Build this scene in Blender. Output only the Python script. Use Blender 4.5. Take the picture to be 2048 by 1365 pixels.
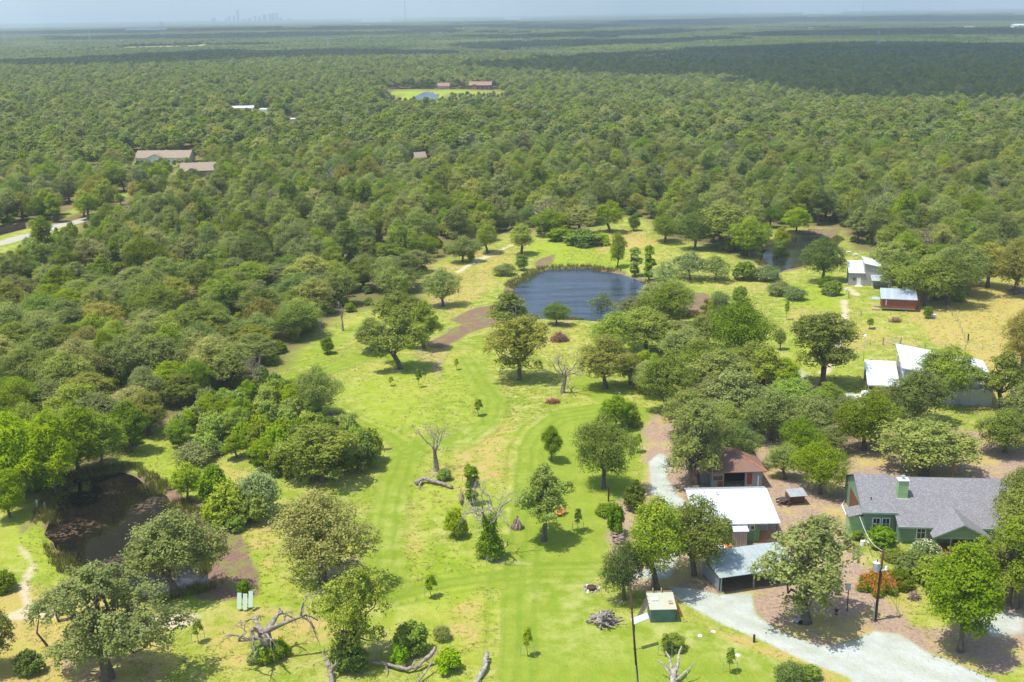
import bpy, bmesh, math, random
import numpy as np
from mathutils import Vector, Matrix, Euler
R_ = math.radians
for o in list(bpy.data.objects): bpy.data.objects.remove(o)
scene = bpy.context.scene
COL = scene.collection
# ---------------------------------------------------------------- camera
F, H, PITCH, ROLL = 2276.0, 68.0, R_(16.11), R_(0.81)
W0, H0 = 2048, 1365
cdir = np.array([0, math.cos(PITCH), -math.sin(PITCH)])
r0 = np.array([1.0, 0, 0]); u0 = np.array([0, math.sin(PITCH), math.cos(PITCH)])
CR = math.cos(ROLL)*r0 - math.sin(ROLL)*u0
CU = math.cos(ROLL)*u0 + math.sin(ROLL)*r0
cam_d = bpy.data.cameras.new('camera'); cam = bpy.data.objects.new('camera', cam_d); COL.objects.link(cam)
M = Matrix(((CR[0], CU[0], -cdir[0], 0), (CR[1], CU[1], -cdir[1], 0), (CR[2], CU[2], -cdir[2], H), (0, 0, 0, 1)))
cam.matrix_world = M
cam_d.sensor_width = 36.0; cam_d.lens = 36.0*F/W0; cam_d.clip_start = 1.0; cam_d.clip_end = 90000
scene.camera = cam
# ---------------------------------------------------------------- light
SUNV = np.array([-0.93, -0.30, 0.0]); SUNV /= np.linalg.norm(SUNV); ELEV = R_(70)
SUN3 = np.array([SUNV[0]*math.cos(ELEV), SUNV[1]*math.cos(ELEV), math.sin(ELEV)])
world = bpy.data.worlds.new('World'); scene.world = world; world.use_nodes = True
wn = world.node_tree.nodes; wl = world.node_tree.links
sky = wn.new('ShaderNodeTexSky'); sky.sky_type = 'NISHITA'; sky.sun_disc = False
sky.sun_elevation = ELEV; sky.sun_rotation = math.atan2(SUNV[0], SUNV[1]); sky.altitude = 200
sky.air_density = 1.0; sky.dust_density = 1.2; sky.ozone_density = 1.5
wl.new(sky.outputs[0], wn['Background'].inputs[0]); wn['Background'].inputs[1].default_value = 0.15
sun_d = bpy.data.lights.new('sun', 'SUN'); sun_d.energy = 3.4; sun_d.angle = R_(0.5); sun_d.color = (1, 0.96, 0.88)
sun = bpy.data.objects.new('sun', sun_d); COL.objects.link(sun)
sun.rotation_euler = Vector(SUN3).to_track_quat('Z', 'Y').to_euler(); sun.location = (0, 200, 300)
scene.view_settings.view_transform = 'Standard'; scene.view_settings.look = 'None'
scene.view_settings.exposure = 0.62; scene.view_settings.gamma = 1.0
HAZE_DENSITY = 1.25e-4
# ---------------------------------------------------------------- helpers
rng = np.random.default_rng(7); random.seed(7)
def smooth(a, b, x):
    t = np.clip((x-a)/(b-a), 0, 1); return t*t*(3-2*t)
def vnoise(x, y, s, seed=0):
    x = np.asarray(x, float)/s; y = np.asarray(y, float)/s
    xi = np.floor(x).astype(np.int64); yi = np.floor(y).astype(np.int64); fx = x-xi; fy = y-yi
    fx = fx*fx*(3-2*fx); fy = fy*fy*(3-2*fy)
    def h(a, b):
        n = (a*374761393 + b*668265263 + seed*974634777) & 0xffffffff
        n = ((n ^ (n >> 13))*1274126177) & 0xffffffff
        return ((n ^ (n >> 16)) & 0xffff)/65535.0
    return (h(xi, yi)*(1-fx)+h(xi+1, yi)*fx)*(1-fy)+(h(xi, yi+1)*(1-fx)+h(xi+1, yi+1)*fx)*fy
def fbm(x, y, s, seed=0, o=4):
    v = 0; a = 0.5; t = 0
    for k in range(o): v = v+a*vnoise(x, y, s/2**k, seed+k*17); t += a; a *= 0.5
    return v/t
def sdpoly(X, Y, P):
    X = np.asarray(X, float); Y = np.asarray(Y, float)
    d = np.full(X.shape, 1e18); inside = np.zeros(X.shape, bool); n = len(P)
    for i in range(n):
        ax, ay = P[i]; bx, by = P[(i+1) % n]
        ex, ey = bx-ax, by-ay; wx, wy = X-ax, Y-ay
        t = np.clip((wx*ex+wy*ey)/(ex*ex+ey*ey+1e-12), 0, 1)
        d = np.minimum(d, (wx-ex*t)**2+(wy-ey*t)**2)
        c = (ay > Y) != (by > Y)
        xi = ax+(Y-ay)*ex/(ey if abs(ey) > 1e-12 else 1e-12)
        inside ^= c & (X < xi)
    return np.where(inside, -np.sqrt(d), np.sqrt(d))
def sdline(X, Y, P):
    d = np.full(np.asarray(X).shape, 1e18)
    for i in range(len(P)-1):
        ax, ay = P[i]; bx, by = P[i+1]; ex, ey = bx-ax, by-ay; wx, wy = X-ax, Y-ay
        t = np.clip((wx*ex+wy*ey)/(ex*ex+ey*ey+1e-12), 0, 1)
        d = np.minimum(d, (wx-ex*t)**2+(wy-ey*t)**2)
    return np.sqrt(d)
def ray(px, py): return cdir + CR*(px-W0/2)/F + CU*(H0/2-py)/F
def P0(px, py, z=0.0):
    r = ray(px, py); t = (z-H)/r[2]; return (r[0]*t, r[1]*t)
def PP(pts): return [P0(*p) for p in pts]
def proj(x, y, z):
    v = np.array([x, y, z-H]); d = v@cdir; return (W0/2+F*(v@CR)/d, H0/2-F*(v@CU)/d)
# ponds (outline of the shallow basin, on the ground)
POND_A = PP([(1028,590),(1040,568),(1075,546),(1105,538),(1175,536),(1232,547),(1290,570),(1325,592),(1300,622),(1235,640),(1195,637),(1100,633),(1045,632),(1022,610)])
POND_B = PP([(112,1012),(160,955),(232,944),(292,968),(345,1008),(378,1050),(405,1105),(395,1160),(300,1188),(205,1152),(145,1120),(122,1060)])
POND_C = PP([(1528,520),(1545,490),(1600,466),(1640,466),(1665,480),(1640,500),(1600,528),(1555,540)])
POND_D = PP([(815,189),(850,184),(892,184),(896,191),(862,200),(824,198)])
INLET = PP([(1320,600),(1400,590),(1430,612),(1400,628),(1340,634),(1310,620)])
PONDS = [POND_A, POND_B, POND_C, POND_D]
WZ = -0.45
def gz(x, y):
    x = np.asarray(x, float); y = np.asarray(y, float)
    z = 0.5*(fbm(x, y, 45, 3, 3)-0.5)*smooth(30, 60, y)
    far = smooth(700, 900, y+0.12*x)
    z = z + far*(-9*smooth(-300, 300, x) + 7*(fbm(x, y, 500, 9, 3)-0.5))
    z = z + smooth(1800, 4000, y)*(26*(fbm(x, y, 1800, 21, 3)-0.45)) + smooth(4000, 11000, y)*smooth(-2000, 3000, x)*20
    for P in PONDS:
        big = P is POND_D
        cx = sum(p[0] for p in P)/len(P); cy = sum(p[1] for p in P)/len(P)
        m = (np.abs(x-cx) < 90) & (np.abs(y-cy) < 90)
        if np.any(m):
            d = sdpoly(x, y, P) + 3.4*(fbm(x, y, 8, 5, 3)-0.5)
            f = smooth(3.0, -2.5, d); z = z*(1-smooth(80 if big else 12, 2, d)) - 1.6*f
    return z
def G(px, py):
    x, y = P0(px, py)
    if y > 600 or y < 0:
        r = ray(px, py); t0 = 500.0
        ts = np.geomspace(300, 40000, 1500); q = r[:, None]*ts
        hgt = gz(q[0], q[1]); below = np.where(q[2]+H < hgt)[0]
        if len(below): k = below[0]; return Vector((q[0][k], q[1][k], hgt[k]))
    z = float(gz(np.array([x]), np.array([y]))[0])
    for _ in range(3):
        x, y = P0(px, py, z); z = float(gz(np.array([x]), np.array([y]))[0])
    return Vector((x, y, z))
def depth(p): return float(np.dot(np.array([p[0], p[1], p[2]-H]), cdir))
def mpp(p): return depth(p)/F            # metres per photo pixel at p
def hof(p, pytop):
    lo, hi = 0.0, 60.0
    for _ in range(30):
        m = (lo+hi)/2
        if proj(p[0], p[1], p[2]+m)[1] > pytop: lo = m
        else: hi = m
    return lo
def tag(o, label=None, cat=None, group=None, kind=None):
    if label: o['label'] = label
    if cat: o['category'] = cat
    if group: o['group'] = group
    if kind: o['kind'] = kind
    return o
def link(name, me, mat=None, parent=None, loc=None):
    o = bpy.data.objects.new(name, me); COL.objects.link(o)
    if mat is not None and me is not None and not me.materials: me.materials.append(mat)
    if parent is not None: o.parent = parent
    if loc is not None: o.location = loc
    return o
def empty(name, loc, rz=0.0, sc=None):
    o = bpy.data.objects.new(name, None); COL.objects.link(o); o.location = loc; o.rotation_euler = (0, 0, rz)
    o.empty_display_size = 0.5
    if sc: o.scale = sc
    return o
def mesh_np(name, co, faces4=None, faces3=None, attrs=None, smooth_=False):
    me = bpy.data.meshes.new(name); co = np.ascontiguousarray(co, dtype=np.float32)
    n4 = 0 if faces4 is None else len(faces4); n3 = 0 if faces3 is None else len(faces3)
    me.vertices.add(len(co)); me.vertices.foreach_set('co', co.ravel())
    idx = []; 
    if n4: idx.append(np.asarray(faces4, np.int32).ravel())
    if n3: idx.append(np.asarray(faces3, np.int32).ravel())
    if n4+n3:
        idx = np.concatenate(idx); me.loops.add(len(idx)); me.loops.foreach_set('vertex_index', idx)
        st = np.concatenate([np.arange(n4)*4, n4*4+np.arange(n3)*3]).astype(np.int32)
        me.polygons.add(n4+n3); me.polygons.foreach_set('loop_start', st)
        me.polygons.foreach_set('loop_total', np.concatenate([np.full(n4, 4), np.full(n3, 3)]).astype(np.int32))
        if smooth_: me.polygons.foreach_set('use_smooth', np.ones(n4+n3, bool))
    if attrs:
        for k, (typ, v) in attrs.items():
            a = me.attributes.new(k, typ, 'POINT')
            a.data.foreach_set('color' if typ == 'FLOAT_COLOR' else 'value', np.ascontiguousarray(v, dtype=np.float32 if typ != 'INT' else np.int32).ravel())
    me.update(calc_edges=True); return me
# ---------------------------------------------------------------- materials
class NT:
    def __init__(s, name):
        s.m = bpy.data.materials.new(name); s.m.use_nodes = True; s.t = s.m.node_tree; s.n = s.t.nodes
        s.b = s.n['Principled BSDF']; s.out = s.n['Material Output']
        s.b.inputs['Specular IOR Level'].default_value = 0.25
    def add(s, typ, **kw):
        n = s.n.new(typ)
        for k, v in kw.items():
            if hasattr(n, k): setattr(n, k, v)
            else: n.inputs[k.replace('_', ' ')].default_value = v
        return n
    def link(s, a, b): s.t.links.new(a, b)
    def noise(s, scale, detail=3, vec=None, rough=0.5):
        n = s.n.new('ShaderNodeTexNoise'); n.inputs['Scale'].default_value = scale; n.inputs['Detail'].default_value = detail
        n.inputs['Roughness'].default_value = rough
        s.link(vec if vec is not None else s.pos(), n.inputs['Vector']); return n.outputs['Fac']
    def pos(s):
        if not hasattr(s, '_p'): s._p = s.n.new('ShaderNodeNewGeometry').outputs['Position']
        return s._p
    def obj(s):
        if not hasattr(s, '_o'): s._o = s.n.new('ShaderNodeTexCoord').outputs['Object']
        return s._o
    def ramp(s, fac, a, b):
        n = s.n.new('ShaderNodeMapRange'); n.inputs['From Min'].default_value = a; n.inputs['From Max'].default_value = b
        s.link(fac, n.inputs['Value']); return n.outputs['Result']
    def mix(s, fac, a, b):
        n = s.n.new('ShaderNodeMix'); n.data_type = 'RGBA'
        for sock, v in ((n.inputs[0], fac), (n.inputs[6], a), (n.inputs[7], b)):
            if isinstance(v, (int, float)): sock.default_value = v
            elif isinstance(v, tuple): sock.default_value = (*v[:3], 1)
            else: s.link(v, sock)
        return n.outputs[2]
    def math(s, op, a, b=0.5):
        n = s.n.new('ShaderNodeMath'); n.operation = op
        for i, v in enumerate((a, b)):
            if isinstance(v, (int, float)): n.inputs[i].default_value = v
            else: s.link(v, n.inputs[i])
        return n.outputs[0]
    def attr(s, name, out='Fac'):
        n = s.n.new('ShaderNodeAttribute'); n.attribute_name = name; return n.outputs[out]
    def bump(s, h, strength=0.5, dist=0.1):
        n = s.n.new('ShaderNodeBump'); n.inputs['Strength'].default_value = strength; n.inputs['Distance'].default_value = dist
        s.link(h, n.inputs['Height']); s.link(n.outputs[0], s.b.inputs['Normal'])
def simple(name, c, rough=0.7, var=0.25, scale=1.5, metal=0.0, c2=None):
    t = NT(name); c2 = c2 or tuple(v*(1-var) for v in c)
    nz = t.ramp(t.noise(scale, 4, t.obj()), 0.35, 0.65)
    t.link(t.mix(nz, c, c2), t.b.inputs['Base Color']); t.b.inputs['Roughness'].default_value = rough
    t.b.inputs['Metallic'].default_value = metal; return t.m
def striped(name, c, gap, period, axis='X', rough=0.6, metal=0.0, width=0.12, c2=None):
    """boards or ribs of a sheet, running across one local axis"""
    t = NT(name); sp = t.n.new('ShaderNodeSeparateXYZ'); t.link(t.obj(), sp.inputs[0])
    v = t.math('FRACT', t.math('DIVIDE', sp.outputs[axis], period)); g = t.math('LESS_THAN', v, width)
    cid = t.math('FLOOR', t.math('DIVIDE', sp.outputs[axis], period))
    wn_ = t.n.new('ShaderNodeTexWhiteNoise'); wn_.noise_dimensions = '1D'; t.link(cid, wn_.inputs['W'])
    base = t.mix(t.math('MULTIPLY', wn_.outputs['Value'], 0.6), c, c2 or tuple(x*0.75 for x in c))
    base = t.mix(t.math('MULTIPLY', t.ramp(t.noise(0.9, 4, t.obj()), 0.4, 0.8), 0.3), base, tuple(x*0.6 for x in c))
    t.link(t.mix(g, base, gap), t.b.inputs['Base Color']); t.b.inputs['Roughness'].default_value = rough
    t.b.inputs['Metallic'].default_value = metal; t.bump(g, 0.4, 0.02); return t.m
def leafmat(name, dark, light, trans=0.28, warm=None, rough=0.5):
    t = NT(name); tone = t.attr('tone')
    rnd = t.n.new('ShaderNodeObjectInfo').outputs['Random']
    c = t.mix(tone, dark, light)
    c = t.mix(t.math('MULTIPLY', t.math('GREATER_THAN', rnd, 0.55), t.math('MULTIPLY', rnd, 0.5)), c, warm or (light[0]*1.12, light[1]*0.93, light[2]*0.9))
    hsv = t.n.new('ShaderNodeHueSaturation'); t.link(c, hsv.inputs['Color'])
    r2 = t.math('FRACT', t.math('MULTIPLY', rnd, 7.31))
    t.link(t.math('ADD', t.math('MULTIPLY', r2, 0.5), 0.68), hsv.inputs['Value'])
    r3 = t.math('FRACT', t.math('MULTIPLY', rnd, 23.7))
    t.link(t.math('ADD', t.math('MULTIPLY', r3, 0.30), 0.93), hsv.inputs['Saturation'])
    col = hsv.outputs[0]
    t.link(col, t.b.inputs['Base Color']); t.b.inputs['Roughness'].default_value = rough; t.b.inputs['Specular IOR Level'].default_value = 0.12
    tr = t.n.new('ShaderNodeBsdfTranslucent'); t.link(col, tr.inputs['Color'])
    mx = t.n.new('ShaderNodeMixShader'); mx.inputs[0].default_value = trans
    t.link(t.b.outputs[0], mx.inputs[1]); t.link(tr.outputs[0], mx.inputs[2]); t.link(mx.outputs[0], t.out.inputs['Surface'])
    return t.m
# ================================================================ GROUND
def reg(pts): return PP(pts)
CLEAR = reg([(-250,1700),(-250,1015),(0,1012),(90,1000),(225,938),(290,885),(345,850),(430,802),(500,790),(548,765),(562,735),(622,690),(640,655),(715,625),(850,600),(856,545),(884,520),(960,498),(1002,468),(1110,470),(1210,452),(1250,434),(1302,440),(1330,478),(1420,492),(1480,520),(1522,525),(1532,470),(1600,452),(1680,462),(1704,500),(1765,508),(1790,560),(1850,603),(1930,606),(1950,566),(2048,548),(2300,540),(2300,1700)])
SMALL_CLEAR = [reg(p) for p in (
    [(-60,522),(0,512),(60,492),(100,478),(150,466),(165,450),(150,443),(100,448),(40,458),(0,466),(-60,480)],
    [(215,392),(262,384),(262,394),(222,402)], [(120,426),(160,412),(165,425),(130,438)], [(-30,395),(20,388),(22,398),(-30,408)],
    [(205,432),(250,420),(248,430),(212,440)], [(600,455),(640,450),(640,463),(610,466)], [(345,345),(392,340),(400,350),(360,357)],
    [(262,318),(380,318),(380,330),(262,330)], [(365,300),(405,305),(405,316),(375,316)], [(905,312),(945,308),(945,318),(910,320)],
    [(828,322),(858,322),(858,330),(828,330)], [(640,290),(690,290),(690,297),(640,297)], [(180,345),(210,345),(210,352),(180,352)],
    [(1230,378),(1245,360),(1252,378),(1238,386)], [(1560,350),(1640,345),(1640,352),(1560,356)], [(460,222),(545,220),(548,231),(462,231)], [(575,246),(600,246),(600,252),(575,252)],
    [(775,174),(876,171),(1000,169),(1012,182),(960,190),(900,193),(868,202),(835,203),(795,199),(775,188)])]
FIELDS = [reg(p) for p in (
    [(1383,120),(1465,120),(1470,126),(1383,128)], [(230,96),(520,92),(600,92),(600,96),(430,99),(240,102)], [(820,66),(930,66),(930,71),(830,72)],
    [(1050,61),(1170,60),(1170,64),(1060,65)], [(1870,54),(2060,52),(2060,57),(1880,59)], [(1270,51),(1340,50),(1340,53),(1280,54)], [(1500,52),(1700,53),(1700,56),(1520,56)], [(560,61),(620,60),(620,65),(560,66)])]
LOW = [reg(p) for p in ([(262,322),(380,322),(384,362),(262,362)], [(352,340),(436,340),(440,382),(350,380)], [(-60,515),(0,505),(60,488),(100,474),(145,460),(200,440),(215,490),(100,535),(0,570),(-60,590)],
    [(765,190),(1012,180),(1030,205),(900,224),(765,226)], [(455,231),(550,231),(552,248),(455,248)], [(572,250),(606,250),(606,268),(572,268)], [(826,330),(860,330),(864,352),(822,352)], [(-60,355),(20,352),(24,385),(-60,390)], [(895,320),(950,318),(955,335),(895,338)], [(180,350),(215,350),(215,372),(180,372)],
    [(220,402),(262,394),(270,425),(215,430)], [(600,466),(640,463),(645,490),(600,492)], [(205,443),(255,432),(262,455),(205,462)])]
def axis_lines(lo, hi, step, far_lo, far_hi, n=44):
    core = np.arange(lo, hi+step, step)
    a = lo - np.geomspace(step*1.3, lo-far_lo, n)[::-1]; b = core[-1] + np.geomspace(step*1.3, far_hi-core[-1], n)
    return np.concatenate([a, core, b])
xs = axis_lines(-190, 215, 0.62, -20000, 20000, 60); ys = axis_lines(96, 430, 0.62, -300, 22000, 70)
GX, GY = np.meshgrid(xs, ys); gx = GX.ravel(); gy = GY.ravel()
gzv = gz(gx, gy)
nx, ny = len(xs), len(ys)
ii = np.arange(nx*ny).reshape(ny, nx)
quads = np.stack([ii[:-1, :-1], ii[:-1, 1:], ii[1:, 1:], ii[1:, :-1]], -1).reshape(-1, 4)
near = (gx > -200) & (gx < 225) & (gy > 90) & (gy < 440)
nX, nY = gx[near], gy[near]
wob = 3.0*(fbm(nX, nY, 9, 40, 3)-0.5)
def maskp(P, f=1.5, w=1.0):
    o = np.zeros(len(gx)); o[near] = smooth(f, -f, sdpoly(nX, nY, P)+wob*w); return o
def maskl(P, wd, f=0.6, w=0.3):
    o = np.zeros(len(gx)); o[near] = smooth(wd+f, wd-f, sdline(nX, nY, P)+wob*w); return o
d_clear = sdpoly(gx, gy, CLEAR)
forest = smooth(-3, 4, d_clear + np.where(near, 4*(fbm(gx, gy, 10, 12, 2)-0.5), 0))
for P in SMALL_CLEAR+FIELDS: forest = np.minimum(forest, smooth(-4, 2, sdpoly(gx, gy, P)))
mown = maskp(reg([(985,1500),(1000,1300),(1012,1150),(1022,1000),(1035,900),(1050,868),(1090,835),(1140,812),(1230,806),(1300,830),(1300,880),(1260,960),(1225,1010),(1215,1100),(1190,1170),(1215,1260),(1240,1290),(1290,1400),(1290,1500)]), 0.8, 0.35)
mown = np.maximum(mown, maskp(reg([(1240,1500),(1230,1260),(1345,1225),(1480,1290),(1600,1340),(1640,1500)]), 0.8, 0.4)*0.8)
for pl, wd in (([(775,1180),(770,1080),(785,990),(815,905),(860,882),(930,885),(975,850),(990,800),(965,770),(935,720)], 2.3),
               ([(815,905),(770,870),(700,840),(650,810)], 1.5), ([(560,760),(640,745),(720,715),(800,716),(840,740)], 2.2), ([(640,700),(700,668),(730,650)], 2.5),
               ([(790,1190),(900,1165),(1010,1150),(1200,1145)], 1.6), ([(1165,760),(1220,800),(1290,830)], 3.0), ([(560,735),(720,700),(960,690)], 0.8)):
    mown = np.maximum(mown, maskl(PP(pl), wd, 0.8)*0.9)
gravel = maskp(reg([(1338,1172),(1395,1178),(1440,1190),(1500,1187),(1512,1230),(1550,1257),(1600,1281),(1660,1296),(1705,1286),(1750,1264),(1800,1268),(1850,1303),(1910,1330),(1990,1362),(2020,1500),(1800,1500),(1700,1356),(1570,1302),(1440,1248),(1352,1200)]), 0.7, 0.35)
gravel = np.maximum(gravel, maskp(reg([(1298,925),(1322,905),(1345,925),(1332,955),(1352,990),(1375,1010),(1350,1030),(1322,1000),(1302,985)]), 0.8, 0.4))
gravel = np.maximum(gravel, maskp(reg([(1315,1060),(1350,1055),(1360,1110),(1345,1160),(1300,1160),(1215,1165),(1225,1150),(1310,1130)]), 0.9, 0.6)*0.75)
gravel = np.maximum(gravel, maskp(reg([(1950,1225),(2060,1225),(2060,1268),(1990,1272),(1960,1255)]), 1.5, 1.6)*0.7)
gravel = np.maximum(gravel, maskp(reg([(1655,800),(1700,785),(1745,800),(1800,815),(1780,830),(1680,815)]), 1.0, 0.6)*0.8)
gravel = np.maximum(gravel, maskp(reg([(1560,745),(1610,735),(1620,755),(1570,765)]), 1.2, 0.6)*0.5)
litter = maskp(reg([(1300,830),(1400,770),(1560,750),(1660,770),(1720,830),(1830,850),(1980,860),(2100,820),(2100,960),(2000,985),(1900,990),(1700,945),(1690,1080),(1740,1150),(1830,1240),(1930,1320),(1800,1300),(1720,1270),(1560,1230),(1540,1180),(1420,1190),(1350,1190),(1240,1180),(1215,1130),(1225,1020),(1262,985),(1292,960),(1295,870)]), 2.5, 1.4)
litter = np.maximum(litter, maskp(reg([(2060,1150),(1960,1200),(1930,1250),(1850,1260),(1900,1320),(2000,1345),(2100,1300)]), 1.5, 1.0))
litter = np.maximum(litter, maskp(reg([(1930,555),(1860,590),(1830,615),(1790,600),(1800,560),(1900,540)]), 2, 1)*0.8)
for c in ([(1100,640),(1150,640),(1150,655),(1100,655)], [(1090,798),(1130,795),(1130,808),(1090,808)], [(1330,648),(1375,648),(1375,665),(1330,668)], [(820,905),(850,935),(885,950),(860,955)], [(900,600),(860,590),(865,620),(900,625)], [(180,1280),(120,1310),(140,1365),(330,1365),(300,1300)],
          [(690,1290),(780,1270),(790,1320),(720,1330)], [(640,1140),(720,1110),(720,1160),(650,1175)], [(880,770),(910,650),(850,690),(830,700)]):
    litter = np.maximum(litter, maskp(reg(c), 1.5, 1.2)*0.55)
litter = np.maximum(litter, maskp(reg([(1505,1195),(1560,1190),(1700,1200),(1740,1262),(1700,1282),(1650,1292),(1590,1276),(1530,1245),(1512,1225)]), 1.2, 0.6))
dry = np.zeros(len(gx))
for pts, a in (([(1830,560),(2200,560),(2200,790),(1960,820),(1900,720),(1820,640)], .95), ([(1560,600),(1700,640),(1900,690),(1700,720),(1560,660)], .55), ([(0,1170),(200,1150),(330,1240),(330,1500),(-200,1500),(-200,1180)], .85),
               ([(380,1250),(480,1220),(620,1220),(700,1260),(620,1330),(420,1360)], .6), ([(470,990),(560,1000),(540,1140),(500,1090)], .8), ([(370,890),(440,900),(500,950),(470,980),(380,910)], .6), ([(860,540),(960,500),(1040,500),(1000,570),(900,640),(850,600)], .6),
               ([(1190,470),(1300,460),(1310,490),(1200,510)], .9), ([(930,870),(1030,830),(1025,960),(900,980),(870,930)], .6), ([(960,1180),(880,1210),(920,1300),(990,1330)], .65), ([(1100,1160),(1230,1100),(1240,1300),(1100,1300)], .6),
               ([(1290,1230),(1500,1270),(1700,1365),(1640,1365),(1480,1310),(1290,1290)], .9), ([(1700,1200),(1830,1180),(1850,1260),(1730,1290)], .75), ([(800,690),(900,660),(960,720),(900,800),(780,800)], .35), ([(680,640),(740,650),(740,700),(660,700)], .55),
               ([(930,640),(1100,630),(1200,650),(1150,700),(980,700)], .4), ([(1500,560),(1560,560),(1560,600),(1400,570)], .4), ([(1880,960),(2000,940),(2060,900),(1960,890),(1900,930)], .5), ([(780,985),(850,1000),(850,1110),(785,1110)], .6), ([(1700,880),(1780,900),(1740,1000),(1680,960)],.8)):
    dry = np.maximum(dry, maskp(reg(pts), 4.0, 2.2)*a)
dry = np.maximum(dry, np.where(near, 0, 0.12))
lush = np.where(near, 0, 0.7)
for pts, a in (([(10,1060),(110,1020),(130,1100),(240,1170),(230,1220),(120,1180),(20,1130)], 1), ([(500,1080),(530,1110),(545,1200),(500,1200)], .9), ([(800,1060),(1000,1130),(990,1240),(800,1230)], .6), ([(620,690),(720,640),(640,740),(560,740)], .6), ([(680,780),(960,700),(960,840),(760,860)], .55),
               ([(1060,480),(1250,500),(1250,540),(1080,530)], .8), ([(1130,560),(1450,590),(1440,640),(1300,640)], .6), ([(240,890),(340,880),(420,990),(340,1000),(250,935)], .6), ([(800,880),(1000,1000),(950,1100),(800,1000)], .5), ([(1230,1230),(1300,1230),(1700,1365),(1240,1365)], .55), ([(1540,560),(1700,580),(1680,620),(1560,610)], .8),
               ([(1560,640),(1720,650),(1700,760),(1590,740)], .6), ([(850,1260),(950,1270),(960,1365),(830,1365)], .7)):
    lush = np.maximum(lush, maskp(reg(pts), 3.5, 2.0)*a)
mud = np.zeros(len(gx))
for P, w in ((POND_A, 2.5), (POND_B, 2.2), (POND_C, 3.0), (INLET, 1.5)):
    mud[near] = np.maximum(mud[near], smooth(w+1.5, w-1.0, sdpoly(nX, nY, P)+wob*1.2))
for pts, a in (([(860,690),(900,660),(960,640),(1010,640),(930,668),(880,695)], 1), ([(905,640),(960,615),(1030,600),(1040,570),(1060,545),(1080,520),(1110,510),(1090,545),(1050,590),(1000,625),(930,650)], .85), ([(1310,590),(1400,588),(1430,612),(1400,630),(1340,640)], 1), ([(345,985),(400,1003),(450,1050),(490,1090),(515,1150),(510,1190),(400,1195),(370,1100)], 1.0),
               ([(20,1060),(95,1000),(110,1030),(30,1090)], .6), ([(1560,460),(1680,458),(1680,475),(1600,470)], .8)):
    mud = np.maximum(mud, maskp(reg(pts), 1.2, 1.2)*a)
track = np.zeros(len(gx))
for pl, wd, a in (([(1690,600),(1690,650),(1675,700),(1650,745)], 1.3, .7), ([(1672,640),(1668,700)], .6, .5), ([(1025,490),(985,508),(940,530),(915,545)], 1.0, .8), ([(40,1095),(68,1130),(45,1170),(60,1215),(30,1230)], 1.0, .9), ([(30,1230),(100,1228)], 1.5, .8), ([(300,1245),(370,1240)], 1.8, .8), ([(700,682),(735,690),(715,660)], 1.2, .6),
                  ([(960,1120),(1120,1130),(1200,1100)], 0.8, .35), ([(760,830),(800,770),(840,745)], .4, .3), ([(1060,1195),(1120,1210),(1100,1250)], 2.5, .22), ([(1700,575),(1712,590)], 1.2, .7), ([(1700,1240),(1760,1255)], 1.0, .3)):
    track = np.maximum(track, maskl(PP(pl), wd, 1.0, 0.8)*a)
for P in SMALL_CLEAR[:5]: track = np.maximum(track, smooth(3, -1, sdpoly(gx, gy, P))*0.0)
road = np.zeros(len(gx))
for ln in ([(-60,502),(0,487),(36,476),(80,466),(100,455),(145,446),(190,436)],):
    road[near] = np.maximum(road[near], smooth(3.6, 2.4, sdline(nX, nY, PP(ln))+wob*0.2))
farfield = np.zeros(len(gx))
for P in FIELDS: farfield = np.maximum(farfield, smooth(6, -6, sdpoly(gx, gy, P)))
mown *= 1-litter*0.3
ruts = np.zeros(len(gx))
for pl in ([(775,1180),(770,1080),(785,990),(815,905),(860,882),(930,885),(975,850),(990,800),(965,770),(935,720)], [(815,905),(770,870),(700,840),(650,810)], [(560,760),(640,745),(720,715),(800,716),(840,740)], [(790,1190),(900,1165),(1010,1150),(1200,1145)], [(1045,1000),(1050,900),(1075,860),(1110,835),(1200,820)], [(1015,1360),(1025,1180),(1045,1000)], [(560,735),(720,700),(960,690)]):
    dl = sdline(nX, nY, PP(pl)); ruts[near] = np.maximum(ruts[near], smooth(0.55, 0.15, np.abs(dl-0.95+0.25*wob*0.3)))
    ruts[near] = np.maximum(ruts[near], 0.8*smooth(0.8, 0.2, np.abs(dl-2.7+wob*0.15)))
m1 = np.stack([lush, dry, gravel, mud], -1); m2 = np.stack([litter, mown, track, forest], -1); m3 = np.stack([road, farfield, ruts, 0*road+1], -1)
# (colour attributes hold which kind of cover grows or lies at a spot; alpha is used as a fourth mask)
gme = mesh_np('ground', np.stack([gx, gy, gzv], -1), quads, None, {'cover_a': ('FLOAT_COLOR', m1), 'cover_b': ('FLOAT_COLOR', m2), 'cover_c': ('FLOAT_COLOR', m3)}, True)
def sep(t, name):
    n = t.n.new('ShaderNodeAttribute'); n.attribute_name = name
    s = t.n.new('ShaderNodeSeparateColor'); t.link(n.outputs['Color'], s.inputs[0])
    return s.outputs[0], s.outputs[1], s.outputs[2], n.outputs['Alpha']
t = NT('ground_cover')
lu, dr, gr, mu = sep(t, 'cover_a'); li, mo, tr_, fo = sep(t, 'cover_b'); rd, ff, ru, _ = sep(t, 'cover_c')
nbig = t.noise(0.06, 5, None, 0.6); nmid = t.noise(0.35, 6, None, 0.65); nfin = t.noise(2.2, 5, None, 0.7); nhi = t.noise(7.0, 3, None, 0.6)
def soft(m, w=0.35, n=None):           # a mask with its edge broken up by noise
    return t.ramp(t.math('ADD', m, t.math('MULTIPLY', t.math('SUBTRACT', n if n is not None else nmid, 0.5), w*2)), 0.3, 0.7)
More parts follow.
